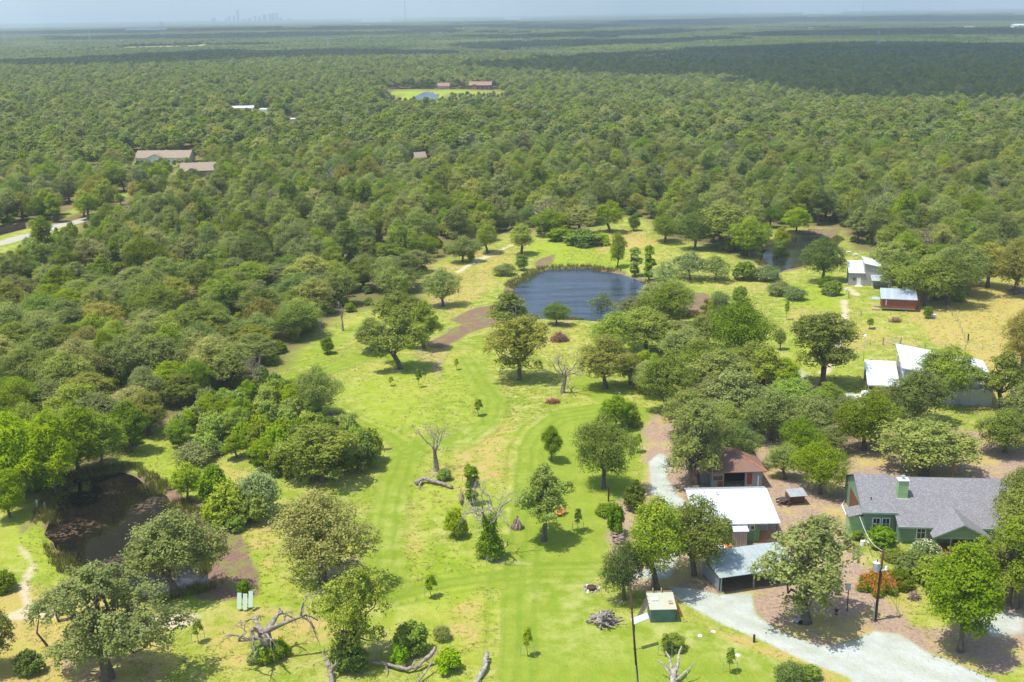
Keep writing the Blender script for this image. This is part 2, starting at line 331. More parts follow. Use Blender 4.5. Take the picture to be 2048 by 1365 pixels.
meadow = t.mix(t.ramp(nbig, 0.38, 0.62), (0.205, 0.290, 0.020), (0.34, 0.365, 0.048))
meadow = t.mix(t.math('MULTIPLY', t.ramp(nmid, 0.45, 0.60), 0.72), meadow, (0.50, 0.46, 0.15))
meadow = t.mix(t.math('MULTIPLY', t.ramp(nfin, 0.50, 0.70), 0.65), meadow, (0.15, 0.235, 0.022))
meadow = t.mix(t.math('MULTIPLY', t.ramp(t.noise(1.1, 6, None, 0.75), 0.52, 0.66), 0.55), meadow, (0.50, 0.48, 0.15))
meadow = t.mix(t.math('MULTIPLY', t.ramp(nhi, 0.52, 0.7), 0.45), meadow, (0.13, 0.21, 0.02))
col = t.mix(t.math('MULTIPLY', lu, t.ramp(nmid, 0.25, 0.55)), meadow, (0.29, 0.39, 0.020))
drc = t.mix(t.ramp(nmid, 0.38, 0.66), (0.47, 0.40, 0.10), (0.50, 0.33, 0.14))
drc = t.mix(t.math('MULTIPLY', t.ramp(nfin, 0.5, 0.7), 0.6), drc, (0.24, 0.27, 0.04))
col = t.mix(t.math('MULTIPLY', soft(dr, 0.5), 0.85), col, drc)
moc = t.mix(t.ramp(nmid, 0.35, 0.7), (0.215, 0.290, 0.026), (0.31, 0.36, 0.050))
moc = t.mix(t.math('MULTIPLY', t.math('MULTIPLY', dr, t.ramp(nmid, 0.42, 0.62)), 0.8), moc, (0.52, 0.50, 0.20))
wv = t.add('ShaderNodeTexWave', wave_type='BANDS'); wv.bands_direction = 'X'; wv.inputs['Scale'].default_value = 0.16; wv.inputs['Distortion'].default_value = 1.5; t.link(t.pos(), wv.inputs[0])
moc = t.mix(t.math('MULTIPLY', wv.outputs['Fac'], 0.08), moc, (0.18, 0.30, 0.02))
moc = t.mix(t.math('MULTIPLY', t.ramp(nfin, 0.5, 0.8), 0.3), moc, (0.16, 0.26, 0.02))
col = t.mix(t.ramp(mo, 0.25, 0.75), col, moc)
col = t.mix(t.math('MULTIPLY', soft(ru, 0.45, nfin), 0.32), col, (0.14, 0.225, 0.018))
col = t.mix(soft(tr_, 0.45), col, t.mix(nfin, (0.54, 0.43, 0.25), (0.58, 0.52, 0.36)))
lic = t.mix(t.ramp(nfin, 0.35, 0.65), (0.46, 0.33, 0.235), (0.27, 0.19, 0.135))
lic = t.mix(t.math('MULTIPLY', t.ramp(nhi, 0.5, 0.75), 0.5), lic, (0.55, 0.40, 0.27))
lic = t.mix(t.math('MULTIPLY', t.ramp(t.noise(0.16, 5, None, 0.65), 0.48, 0.62), 0.85), lic, t.mix(nmid, (0.36, 0.33, 0.07), (0.56, 0.42, 0.17)))
col = t.mix(soft(li, 0.4), col, lic)
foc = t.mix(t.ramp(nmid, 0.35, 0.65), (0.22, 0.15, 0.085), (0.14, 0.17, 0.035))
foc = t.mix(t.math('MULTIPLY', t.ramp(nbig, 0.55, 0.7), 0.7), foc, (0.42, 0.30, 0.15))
muc = t.mix(t.ramp(nfin, 0.3, 0.7), (0.30, 0.185, 0.135), (0.17, 0.105, 0.075))
muc = t.mix(t.math('MULTIPLY', t.ramp(nmid, 0.48, 0.60), 0.8), muc, (0.22, 0.24, 0.06))
col = t.mix(soft(mu, 0.75), col, muc)
gvc = t.mix(t.ramp(nmid, 0.35, 0.65), (0.53, 0.56, 0.51), (0.42, 0.44, 0.37))
rut = t.add('ShaderNodeTexWave', wave_type='BANDS'); rut.bands_direction = 'DIAGONAL'; rut.inputs['Scale'].default_value = 0.09; rut.inputs['Distortion'].default_value = 3.0; rut.inputs['Detail Scale'].default_value = 0.3; t.link(t.pos(), rut.inputs[0])
gvc = t.mix(t.math('MULTIPLY', t.ramp(rut.outputs['Fac'], 0.5, 1.0), 0.45), gvc, (0.40, 0.42, 0.31))
gvc = t.mix(t.math('MULTIPLY', t.ramp(nhi, 0.5, 0.8), 0.4), gvc, (0.58, 0.59, 0.54))
gvc = t.mix(t.math('MULTIPLY', t.ramp(nfin, 0.6, 0.75), 0.5), gvc, (0.36, 0.28, 0.16))
col = t.mix(soft(gr, 0.45, nfin), col, gvc)
ffc = t.mix(nbig, (0.42, 0.44, 0.10), (0.52, 0.46, 0.18))
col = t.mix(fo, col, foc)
# country beyond the modelled trees: woodland and pasture, in the ground's own colours
spz = t.n.new('ShaderNodeSeparateXYZ'); t.link(t.pos(), spz.inputs[0])
farw = t.ramp(spz.outputs['Y'], 5500, 7500)
nf1 = t.noise(0.0006, 6, None, 0.6); nf2 = t.noise(0.004, 5, None, 0.6)
farc = t.mix(t.ramp(nf1, 0.42, 0.62), (0.045, 0.075, 0.03), (0.13, 0.17, 0.06)); farc = t.mix(t.math('MULTIPLY', t.ramp(nf2, 0.55, 0.68), 0.6), farc, (0.30, 0.30, 0.13))
col = t.mix(farw, col, farc)
col = t.mix(ff, col, ffc)
col = t.mix(rd, col, t.mix(nfin, (0.42, 0.43, 0.40), (0.50, 0.42, 0.32)))
t.link(col, t.b.inputs['Base Color']); t.b.inputs['Roughness'].default_value = 0.95; t.b.inputs['Specular IOR Level'].default_value = 0.05
hb = t.math('ADD', t.math('MULTIPLY', nfin, 0.6), t.math('MULTIPLY', nmid, 1.2)); t.bump(hb, 0.9, 0.35)
ground = link('ground', gme, t.m); tag(ground, kind='structure')
# ================================================================ WATER
def water(P, name, mat, grow=2.5, z=WZ):
    cx = sum(p[0] for p in P)/len(P); cy = sum(p[1] for p in P)/len(P)
    n = len(P); bm = bmesh.new()
    ring = []
    for k in range(n):
        p = Vector(P[k]); d = (p-Vector((cx, cy))); d.normalize(); q = p+d*grow; ring.append(bm.verts.new((q.x, q.y, z)))
    bm.faces.new(ring); me = bpy.data.meshes.new(name); bm.to_mesh(me); bm.free()
    o = link(name, me, mat); tag(o, kind='structure'); return o
def watermat(name, c, rough=0.06, scum=0.0, scol=(0.2, 0.13, 0.08), bumpd=0.02, bs=1.2):
    t = NT(name); n = t.noise(bs, 3); t.b.inputs['IOR'].default_value = 1.333; t.b.inputs['Specular IOR Level'].default_value = 0.85
    if scum:
        a = t.noise(0.10, 4, None, 0.6); b = t.noise(1.6, 5, None, 0.75)
        m = t.math('MULTIPLY', t.ramp(a, 0.55, 0.66), t.ramp(b, 0.50, 0.58))
        m = t.math('MAXIMUM', m, t.math('MULTIPLY', t.ramp(b, 0.66, 0.70), 0.7))
        t.link(t.mix(m, c, scol), t.b.inputs['Base Color']); r = t.math('ADD', t.math('MULTIPLY', m, 0.6), rough); t.link(r, t.b.inputs['Roughness'])
    else:
        t.b.inputs['Base Color'].default_value = (*c, 1); t.b.inputs['Roughness'].default_value = rough
    st = t.n.new('ShaderNodeMapping'); st.inputs['Scale'].default_value = (0.05, 0.35, 1); t.link(t.pos(), st.inputs[0]); wnd = t.noise(1.0, 4, st.outputs[0], 0.6)
    if not scum: t.link(t.mix(t.ramp(wnd, 0.4, 0.65), c, tuple(v*1.9 for v in c)), t.b.inputs['Base Color']); t.link(t.math('ADD', t.math('MULTIPLY', t.ramp(wnd, 0.4, 0.7), 0.2), rough), t.b.inputs['Roughness'])  # lighter streaks put sky reflection into the water colour
    t.bump(n, 0.25, bumpd); return t.m
water(POND_A, 'large_pond_water', watermat('pond_sky_tint', (0.030, 0.045, 0.070), 0.12, 0, bumpd=0.12, bs=2.2))  # blue of the reflected sky is painted into the base colour
water(POND_B, 'near_pond_water', watermat('pond_brown', (0.010, 0.008, 0.006), 0.02, 1, (0.13, 0.08, 0.045), bumpd=0.006))
water(POND_C, 'small_pond_water', watermat('pond_dark', (0.015, 0.018, 0.016), 0.06, 0, bumpd=0.04))
water(POND_D, 'distant_pond_water', watermat('pond_far', (0.03, 0.045, 0.06), 0.2, 0), 3)
# ================================================================ TREES
def unit(n, r):
    v = r.normal(size=(n, 3)); return v/np.linalg.norm(v, axis=1)[:, None]
def crown_mesh(name, seed, W, Hh, base, nb, nl, ls, rb=(0.2, 0.36), flat=0.92, out=0.6, mat=None, lean=0.0, drop=0.12, stretch=1.5, gaps=0.0, mode='oak'):
    """leaf clumps on limbs: W width, Hh total height, base = height where the foliage starts"""
    r = np.random.default_rng(seed); R = W/2; ch = Hh-base
    cen = []; rad = []; tries = 0
    while len(cen) < nb and tries < nb*60:
        tries += 1
        a = r.uniform(0, 2*np.pi); u = r.uniform(0, 1)
        if mode == 'oak':
            zt = r.uniform(0.05, 0.97)**0.85; prof = math.sin(math.pi*min(1, 0.22+0.80*zt))**0.55 if zt > 0.36 else 0.66+0.9*zt
        elif mode == 'cone':
            zt = r.uniform(0.0, 0.97); prof = (1-zt)**0.65
        elif mode == 'column':
            zt = r.uniform(0.0, 0.97); prof = math.sqrt(max(0.02, 1-(2*zt-1)**4))*0.9
        else:
            zt = r.uniform(0.0, 0.95); prof = math.sqrt(max(0.02, 1-zt**2))
        rr = R*r.uniform(*rb)*(1.0 if mode != 'column' else 1.3)
        rho = max(0, R*prof-rr)*math.sqrt(r.uniform(0.15, 1))
        irr = 0.82+0.30*math.sin(a*2+seed)+0.10*math.sin(a*5+seed*3) if mode == 'oak' else 1
        p = np.array([math.cos(a)*rho*irr+lean*zt*R, math.sin(a)*rho*irr, base+rr*flat*0.8+(ch-rr*flat*1.7)*zt])
        if all(np.linalg.norm((p-q)*[1, 1, 1.3]) > 0.50*(rr+s) for q, s in zip(cen, rad)) or tries > nb*30:
            cen.append(p); rad.append(rr)
    cen = np.array(cen); rad = np.array(rad)
    w = rad**2; bi = r.choice(len(cen), nl, p=w/w.sum())
    d = unit(nl, r); d[:, 2] = np.where(d[:, 2] < -0.35, -d[:, 2], d[:, 2])
    lump = 1+0.28*np.sin(d[:, 0]*5+bi*1.7)*np.sin(d[:, 1]*5+bi*2.3)+0.15*np.sin(d[:, 2]*9+bi)
    rr = rad[bi]*np.where(r.uniform(size=nl) < 0.14, r.uniform(1.0, 1.32, nl), r.uniform(0.35, 1, nl)**0.35)*lump
    p = cen[bi]+d*rr[:, None]*np.array([1, 1, flat])
    keep = np.ones(nl, bool)
    for q, s in zip(cen, rad):
        keep &= (np.linalg.norm((p-q)/np.array([1, 1, flat]), axis=1) > s*0.5) | (r.uniform(size=nl) < 0.12)
    if gaps: keep &= (np.sin(p[:, 0]*2.9+seed)*np.sin(p[:, 1]*3.1)*np.sin(p[:, 2]*2.7) < 0.62-gaps*1.5)
    p = p[keep]; d = d[keep]; bi = bi[keep]; n = len(p)
    nrm = d*out+unit(n, r)*0.60+np.array([0, 0, 0.55]); nrm /= np.linalg.norm(nrm, axis=1)[:, None]
    t1 = np.cross(nrm, unit(n, r)); t1 /= np.linalg.norm(t1, axis=1)[:, None]; t2 = np.cross(nrm, t1)
    a = (ls*r.uniform(0.6, 1.25, n))[:, None]; b = a/stretch
    co = np.stack([p-t1*a, p-t2*b, p+t1*a+nrm*a*0.2, p+t2*b], 1).reshape(-1, 3)
    tone = np.clip(0.5+0.28*r.normal(size=n)+0.22*np.sin(bi*2.1+seed)+0.1*r.normal(size=n), 0, 1)
    me = mesh_np(name, co, np.arange(n*4).reshape(-1, 4), None, {'tone': ('FLOAT', np.repeat(tone, 4))})
    if mat: me.materials.append(mat)
    return me, cen, rad
class Tubes:
    def __init__(s): s.co = []; s.f = []; s.n = 0
    def add(s, pts, rads, k=6):
        pts = [np.array(p, float) for p in pts]; up = np.array([0.3, 0.2, 1.0]); rings = []
        for i, p in enumerate(pts):
            d = pts[min(i+1, len(pts)-1)]-pts[max(i-1, 0)]; L = np.linalg.norm(d); d = d/(L if L > 1e-9 else 1)
            a = np.cross(d, up if abs(d@up)/np.linalg.norm(up) < 0.95 else np.array([1.0, 0, 0])); a /= np.linalg.norm(a); b = np.cross(d, a)
            ang = np.arange(k)*2*math.pi/k
            s.co.append(p+rads[i]*(1+0.22*(vnoise(p[0]*3.1+i, p[1]*3.3+p[2]*2.9, 0.6, 8)-0.5)+0.16*np.sin(ang*2+i*1.7))[:, None]*(np.cos(ang)[:, None]*a+np.sin(ang)[:, None]*b)); rings.append(s.n); s.n += k
        for i in range(len(pts)-1):
            for j in range(k): s.f.append((rings[i]+j, rings[i]+(j+1) % k, rings[i+1]+(j+1) % k, rings[i+1]+j))
        s.co.append(np.array([pts[0], pts[-1]])); c0 = s.n; s.n += 2
        for j in range(k):
            s.f.append((rings[0]+(j+1) % k, rings[0]+j, c0, c0)); s.f.append((rings[-1]+j, rings[-1]+(j+1) % k, c0+1, c0+1))
    def mesh(s, name, mat=None):
        f4 = [f for f in s.f if f[2] != f[3]]; f3 = [f[:3] for f in s.f if f[2] == f[3]]
        me = mesh_np(name, np.concatenate(s.co), f4, f3, None, True)
        if mat: me.materials.append(mat)
        return me
def bend(p0, p1, n, w, r):
    p0 = np.array(p0, float); p1 = np.array(p1, float); L = np.linalg.norm(p1-p0)
    off = np.zeros(3); out = []
    for i in range(n+1):
        u = i/n; out.append(p0*(1-u)+p1*u+off*math.sin(math.pi*u)); 
        off = off+r.normal(size=3)*w*L
    out[-1] = p1; return out
def trunk_mesh(name, seed, fork, cen, rad, r0, mat, limbs=11, twigs=0, twig_out=1.0):
    r = np.random.default_rng(seed); T = Tubes()
    lean = r.normal(size=2)*0.25; top = np.array([lean[0], lean[1], fork])
    T.add([(0, 0, -0.4), (0, 0, 0.25), (lean[0]*0.3, lean[1]*0.3, fork*0.5), top], [r0*1.5, r0*1.1, r0*0.92, r0*0.85], 8)
    hi = np.array([lean[0]*2, lean[1]*2, fork+(cen[:, 2].max()-fork)*0.75]); T.add(bend(top, hi, 4, 0.05, r), [r0*0.7, r0*0.5, r0*0.38, r0*0.25, r0*0.1], 6)
    order = r.permutation(len(cen))[:limbs]
    for i in order:
        st = top if cen[i][2] < fork+1.5 or r.uniform() < 0.5 else top*(0.5)+hi*0.5
        T.add(bend(st, cen[i], 4, 0.10, r), [r0*0.5, r0*0.36, r0*0.26, r0*0.18, r0*0.08], 5)
        for k in range(2):
            e = cen[i]+unit(1, r)[0]*rad[i]*0.85; T.add(bend(cen[i]*0.85+st*0.15, e, 2, 0.1, r), [r0*0.13, r0*0.09, r0*0.03], 4)
    for k in range(twigs):
        i = r.integers(len(cen)); d = unit(1, r)[0]; d[2] = abs(d[2])*0.5
        s0 = cen[i]+d*rad[i]*0.3; e = cen[i]+d*rad[i]*(1.15+0.5*r.uniform())*twig_out
        T.add(bend(s0, e, 3, 0.14, r), [r0*0.15, r0*0.11, r0*0.08, r0*0.03], 4)
        for q in range(2): T.add(bend(s0*0.4+e*0.6, e+unit(1, r)[0]*rad[i]*0.5, 2, 0.15, r), [r0*0.08, r0*0.06, r0*0.02], 4)
    return T.mesh(name, mat)
def dead_mesh(name, seed, Hh, W, r0, mat, depth_=4, first=0.35, up=0.5, n0=5, droop=0.0, limbs_=None):
    r = np.random.default_rng(seed); T = Tubes()
    def grow(p, d, L, rr, dep):
        n = 4; pts = [p]; q = p.copy(); dd = d.copy()
        for i in range(n):
            dd = dd+r.normal(size=3)*0.20+np.array([0, 0, up*0.10-droop*0.14*(5-dep)]); dd /= np.linalg.norm(dd); q = q+dd*L/n; q[2] = max(q[2], 0.25); pts.append(q)
        T.add(pts, [rr*(1-0.55*i/n) for i in range(n+1)], 5 if dep > 1 else 4)
        if dep <= 0: return
        for k in range(int(r.integers(2, 4))):
            i = int(r.integers(2, n+1)); e = dd+r.normal(size=3)*0.62; e /= np.linalg.norm(e)
            grow(pts[i], e, L*r.uniform(0.5, 0.75), rr*0.46, dep-1)
    fh = Hh*first; lean = r.normal(size=2)*0.05*Hh; top = np.array([lean[0], lean[1], fh])
    T.add([(0, 0, -0.4), (0, 0, 0.2), (lean[0]*0.35, lean[1]*0.35, fh*0.5), top], [r0*1.45, r0*1.08, r0*0.9, r0*0.8], 8)
    for k in range(n0):
        a = 2*math.pi*k/n0+r.uniform(-0.5, 0.5); el = r.uniform(0.1, 0.9) if limbs_ is None else limbs_
        d = np.array([math.cos(a)*W/Hh*1.3, math.sin(a)*W/Hh*1.3, el+up]); d /= np.linalg.norm(d)
        grow(top*r.uniform(0.75, 1.0), d, Hh*0.40*r.uniform(0.7, 1.1), r0*0.5, depth_-1)
    me = T.mesh(name, mat)
    co = np.zeros(len(me.vertices)*3, np.float32); me.vertices.foreach_get('co', co); co = co.reshape(-1, 3)
    hi = co[:, 2].max(); hf = np.where(co[:, 2] > fh*0.5, 1, 1)
    co[:, 2] *= np.where(co[:, 2] > 0, Hh/hi, 1)
    wr = np.abs(co[:, :2]).max()*2; far_ = np.linalg.norm(co[:, :2], axis=1) > r0*2; co[far_, :2] *= W/wr if W/wr > 0.6 else 0.6
    me.vertices.foreach_set('co', co.ravel()); me.update(); return me
bark = simple('bark', (0.16, 0.125, 0.10), 0.9, 0.4, 3.0)
bark_d = simple('dark_bark', (0.085, 0.068, 0.055), 0.9, 0.4, 3.0)
deadwood = simple('weathered_wood', (0.40, 0.335, 0.285), 0.9, 0.55, 3.5)
deadpale = simple('bleached_wood', (0.50, 0.445, 0.38), 0.9, 0.5, 3.5)
L_oak = leafmat('oak_leaves', (0.165, 0.23, 0.03), (0.4, 0.48, 0.09), 0.4, (0.36, 0.37, 0.13))
L_grey = leafmat('grey_oak_leaves', (0.2, 0.245, 0.052), (0.44, 0.48, 0.13), 0.40)
L_dark = leafmat('dark_oak_leaves', (0.11, 0.175, 0.026), (0.29, 0.39, 0.065), 0.40)
L_green = leafmat('fresh_leaves', (0.17, 0.29, 0.022), (0.4, 0.53, 0.055), 0.40)
L_willow = leafmat('willow_leaves', (0.25, 0.38, 0.02), (0.52, 0.64, 0.05), 0.40)
L_jun = leafmat('juniper_foliage', (0.11, 0.17, 0.014), (0.22, 0.3, 0.025), 0.15)
L_shrub = leafmat('shrub_leaves', (0.19, 0.29, 0.03), (0.42, 0.53, 0.08), 0.40)
L_sage = leafmat('sage_leaves', (0.2, 0.27, 0.085), (0.4, 0.47, 0.17), 0.40)
L_rust = leafmat('rusty_oak_leaves', (0.25, 0.25, 0.05), (0.5, 0.49, 0.13), 0.40)
L_lime = leafmat('lime_leaves', (0.16, 0.3, 0.015), (0.36, 0.54, 0.035), 0.40)
PRO = {}
def proto(key, seed, W, Hh, base, nb, nl, ls, mat, bk=None, fork=None, r0=0.3, limbs=11, twigs=0, **kw):
    cm, cen, rad = crown_mesh('crown_'+key, seed, W, Hh, base, nb, nl, ls, mat=mat, **kw)
    tm = trunk_mesh('trunk_'+key, seed+100, fork if fork else max(base*1.0+0.3, Hh*0.24), cen, rad, r0, bk or bark, limbs, twigs)
    PRO[key] = (cm, tm, W, Hh)
proto('oak1', 1, 9.5, 9.5, 1.4, 26, 25000, 0.108, L_oak, gaps=0.10)
proto('oak2', 2, 10, 9.0, 1.1, 30, 25000, 0.108, L_oak, fork=2.0, gaps=0.08)
proto('oak3', 3, 8.5, 10, 1.6, 22, 23000, 0.108, L_grey, gaps=0.16)
proto('oak4', 4, 10.5, 9.5, 1.0, 34, 25000, 0.108, L_dark)
proto('oak5', 5, 9.0, 9.0, 1.1, 24, 23000, 0.108, L_grey, twigs=10, gaps=0.16)
proto('broad', 6, 12, 10, 1.0, 40, 32000, 0.108, L_oak, rb=(0.12, 0.22), twigs=30, r0=0.4, gaps=0.26, limbs=26)
proto('sparse', 7, 10, 10, 1.2, 30, 15000, 0.13, L_grey, twigs=36, rb=(0.15, 0.26), limbs=22, gaps=0.25)
proto('sparse2', 8, 9, 10, 1.4, 24, 14000, 0.13, L_oak, twigs=24, rb=(0.15, 0.27), limbs=20, gaps=0.2)
proto('tall', 9, 8.0, 12, 2.5, 26, 23000, 0.108, L_oak, r0=0.32)
proto('rust', 10, 10, 10, 0.8, 34, 23000, 0.106, L_rust, twigs=20, gaps=0.24, limbs=20)
proto('green', 11, 8, 8.5, 1.2, 26, 23000, 0.108, L_green, r0=0.22)
proto('willow', 12, 8.5, 9.0, 0.6, 34, 26000, 0.13, L_willow, r0=0.22, stretch=2.6, rb=(0.16, 0.3), flat=1.1)
proto('juniper', 13, 4.2, 4.5, 0.1, 22, 7000, 0.13, L_jun, mode='column', r0=0.1, out=1.2, stretch=2.2)
proto('shrub', 14, 5, 3.4, 0.05, 16, 6000, 0.15, L_shrub, mode='dome', r0=0.07, fork=0.3)
proto('sage', 15, 5, 3.2, 0.05, 14, 7000, 0.11, L_sage, mode='dome', r0=0.06, fork=0.3, rb=(0.3, 0.5))
proto('limebush', 16, 4, 3.0, 0.05, 14, 5000, 0.15, L_lime, mode='dome', r0=0.06, fork=0.3)
proto('feather', 17, 6, 5, 0.3, 18, 4200, 0.14, L_sage, mode='oak', r0=0.1, stretch=2.5, gaps=0.2, twigs=20)
proto('young', 18, 2.6, 4.0, 0.9, 14, 1500, 0.12, L_shrub, r0=0.05, limbs=10, rb=(0.22, 0.42), gaps=0.15)
proto('column', 19, 3.2, 8, 0.4, 18, 7000, 0.16, L_green, mode='column', r0=0.12)
proto('darkbush', 20, 6, 4.2, 0.1, 20, 8000, 0.16, L_dark, mode='dome', r0=0.08, fork=0.3)
# lighter versions for the far woods
def lod(key, src, seed, W, Hh, nb, nl, ls, mat, **kw):
    cm, cen, rad = crown_mesh('crown_'+key, seed, W, Hh, 1.8, nb, nl, ls, mat=mat, **kw)
    tm = trunk_mesh('trunk_'+key, seed+50, 2.4, cen, rad, 0.3, bark, 4); PRO[key] = (cm, tm, W, Hh)
lod('far1', 0, 31, 9.5, 9.5, 14, 5600, 0.27, L_oak); lod('far2', 0, 32, 10.5, 9, 16, 5800, 0.27, L_grey)
lod('far3', 0, 33, 9, 10, 12, 5200, 0.27, L_oak); lod('far4', 0, 34, 10, 8.5, 14, 5600, 0.27, L_dark)
DEADM = {}
for i, (h, w, rr, mt, kw) in enumerate([(11, 8, 0.36, deadwood, dict(first=0.42, up=0.55, n0=6, depth_=5)), (9, 9, 0.52, deadwood, dict(first=0.3, up=0.25, n0=6, droop=0.4)),
        (10, 10, 0.42, deadwood, dict(first=0.4, up=0.3, n0=7, depth_=5)), (8, 6, 0.28, deadpale, dict(first=0.35, up=0.5, n0=8, depth_=5)), (9, 3.5, 0.2, deadwood, dict(first=0.4, up=0.9, n0=4, depth_=3))]):
    DEADM[i] = (dead_mesh('dead_branches_%d' % i, 60+i, h, w, rr, mt, **kw), w, h)
LABELS = set()
ORD = ['', 'second ', 'third ', 'fourth ', 'fifth ', 'sixth ', 'seventh ', 'eighth ', 'ninth ', 'tenth ', 'eleventh ', 'twelfth ']
MARKS = []      # (phrase, x, y) filled below, used to say where a tree stands
def setmarks():
    for ph, px, py in (('the large blue pond', 1160, 585), ('the brown pond at lower left', 250, 1080), ('the small dark pond', 1600, 500), ('the green house with the chimney', 1850, 1080), ('the white-roofed green cabin', 1475, 1080),
        ('the rusty-roofed barn', 1470, 965), ('the grey open carport', 1480, 1180), ('the small red cabin on wheels', 1790, 620), ('the grey and white house', 1720, 570), ('the large metal workshop', 1880, 810), ('the small green box shed', 1320, 1240),
        ('the brush pile by the large pond', 1120, 685), ('the tall dead tree in the meadow', 873, 940), ('the ivy-clad dead tree', 980, 1110), ('the fallen hollow log', 870, 975), ('the gnarled dead tree at lower left', 530, 1310),
        ('the transformer pole', 1755, 1240), ('the gravel road at far left', 60, 475), ('the white-walled house at far left', 320, 325), ('the tan-roofed house at far left', 390, 345), ('the dry field at right', 1980, 640), ('the bare snag above the log fence', 1125, 785)):
        p = P0(px, py); MARKS.append((ph, p[0], p[1]))
setmarks()
PLACED = []
DESC = {'oak1': 'rounded green oak', 'oak2': 'broad green oak', 'oak3': 'grey-green oak', 'oak4': 'dark green oak', 'oak5': 'grey-green oak with bare twigs', 'broad': 'wide spreading oak', 'sparse': 'thin-crowned grey oak with bare limbs',
        'sparse2': 'open-crowned oak', 'tall': 'tall green oak', 'rust': 'olive-brown oak', 'green': 'bright green tree', 'willow': 'yellow-green willow', 'juniper': 'dense olive juniper', 'shrub': 'low leafy shrub', 'sage': 'rounded pale grey-green bush',
        'limebush': 'lime green bush', 'feather': 'feathery pale shrub', 'young': 'slender young tree', 'column': 'narrow upright bright tree', 'darkbush': 'dark green bush', 'far1': 'rounded green oak', 'far2': 'grey-green oak', 'far3': 'rounded green oak', 'far4': 'dark green oak'}
def autolabel(desc, x, y):
    L = math.hypot(x, y); ux, uy = x/L, y/L
    ms = sorted(MARKS, key=lambda m: (m[1]-x)**2+(m[2]-y)**2)[:4]
    cands = []
    for ph, mx, my in ms:
        dx, dy = x-mx, y-my; along = dx*ux+dy*uy; side = dx*uy-dy*ux
        if abs(side) > abs(along): w_ = 'right of' if side > 0 else 'left of'
        else: w_ = 'beyond' if along > 0 else 'in front of'
        cands.append('%s %s' % (w_, ph))
    for k in range(12):
        for c in cands:
            s = (('%s%s %s' % (ORD[k], desc, c)) if k == 0 else '%s nearest %s %s' % (ORD[k].strip(), desc, c))
            if k == 0: s = 'nearest ' + desc + ' ' + c
            if s not in LABELS: LABELS.add(s); return s
    return '%s %s in the dense wood' % (desc, cands[0])
NAME = {'willow': ('willow_tree', 'tree'), 'juniper': ('juniper_bush', 'bush'), 'shrub': ('leafy_shrub', 'bush'), 'sage': ('pale_bush', 'bush'), 'limebush': ('lime_bush', 'bush'), 'feather': ('feathery_shrub', 'bush'), 'young': ('young_tree', 'tree'), 'green': ('leafy_tree', 'tree'), 'column': ('upright_tree', 'tree'), 'darkbush': ('dark_bush', 'bush')}
def tree(key, p, h, w, rot=None, label=None, group=None, sxy=None):
    cm, tm, W, Hh = PRO[key]; nm, cat = NAME.get(key, ('oak_tree', 'tree'))
    rz = rot if rot is not None else random.uniform(0, 6.28)
    e = empty(nm, p, rz, (w/W, w/W, h/Hh))
    bush = cat == 'bush'
    link('stems' if bush else 'trunk', tm, None, e); link('foliage' if bush else 'crown', cm, None, e)
    PLACED.append((p[0], p[1], w/2))
    tag(e, label or autolabel(DESC[key], p[0], p[1]), cat, group or {'tree': 'trees of the clearing', 'bush': 'bushes of the clearing'}[cat])
    if label: LABELS.add(label)
    return e
def T(key, bx, by, top, wpx, label=None, rot=None, hmax=15):
    p = G(bx, by); h = min(hof(p, top), hmax); w = wpx*mpp(p)*1.18
    return tree(key, p, h, w, rot, label)
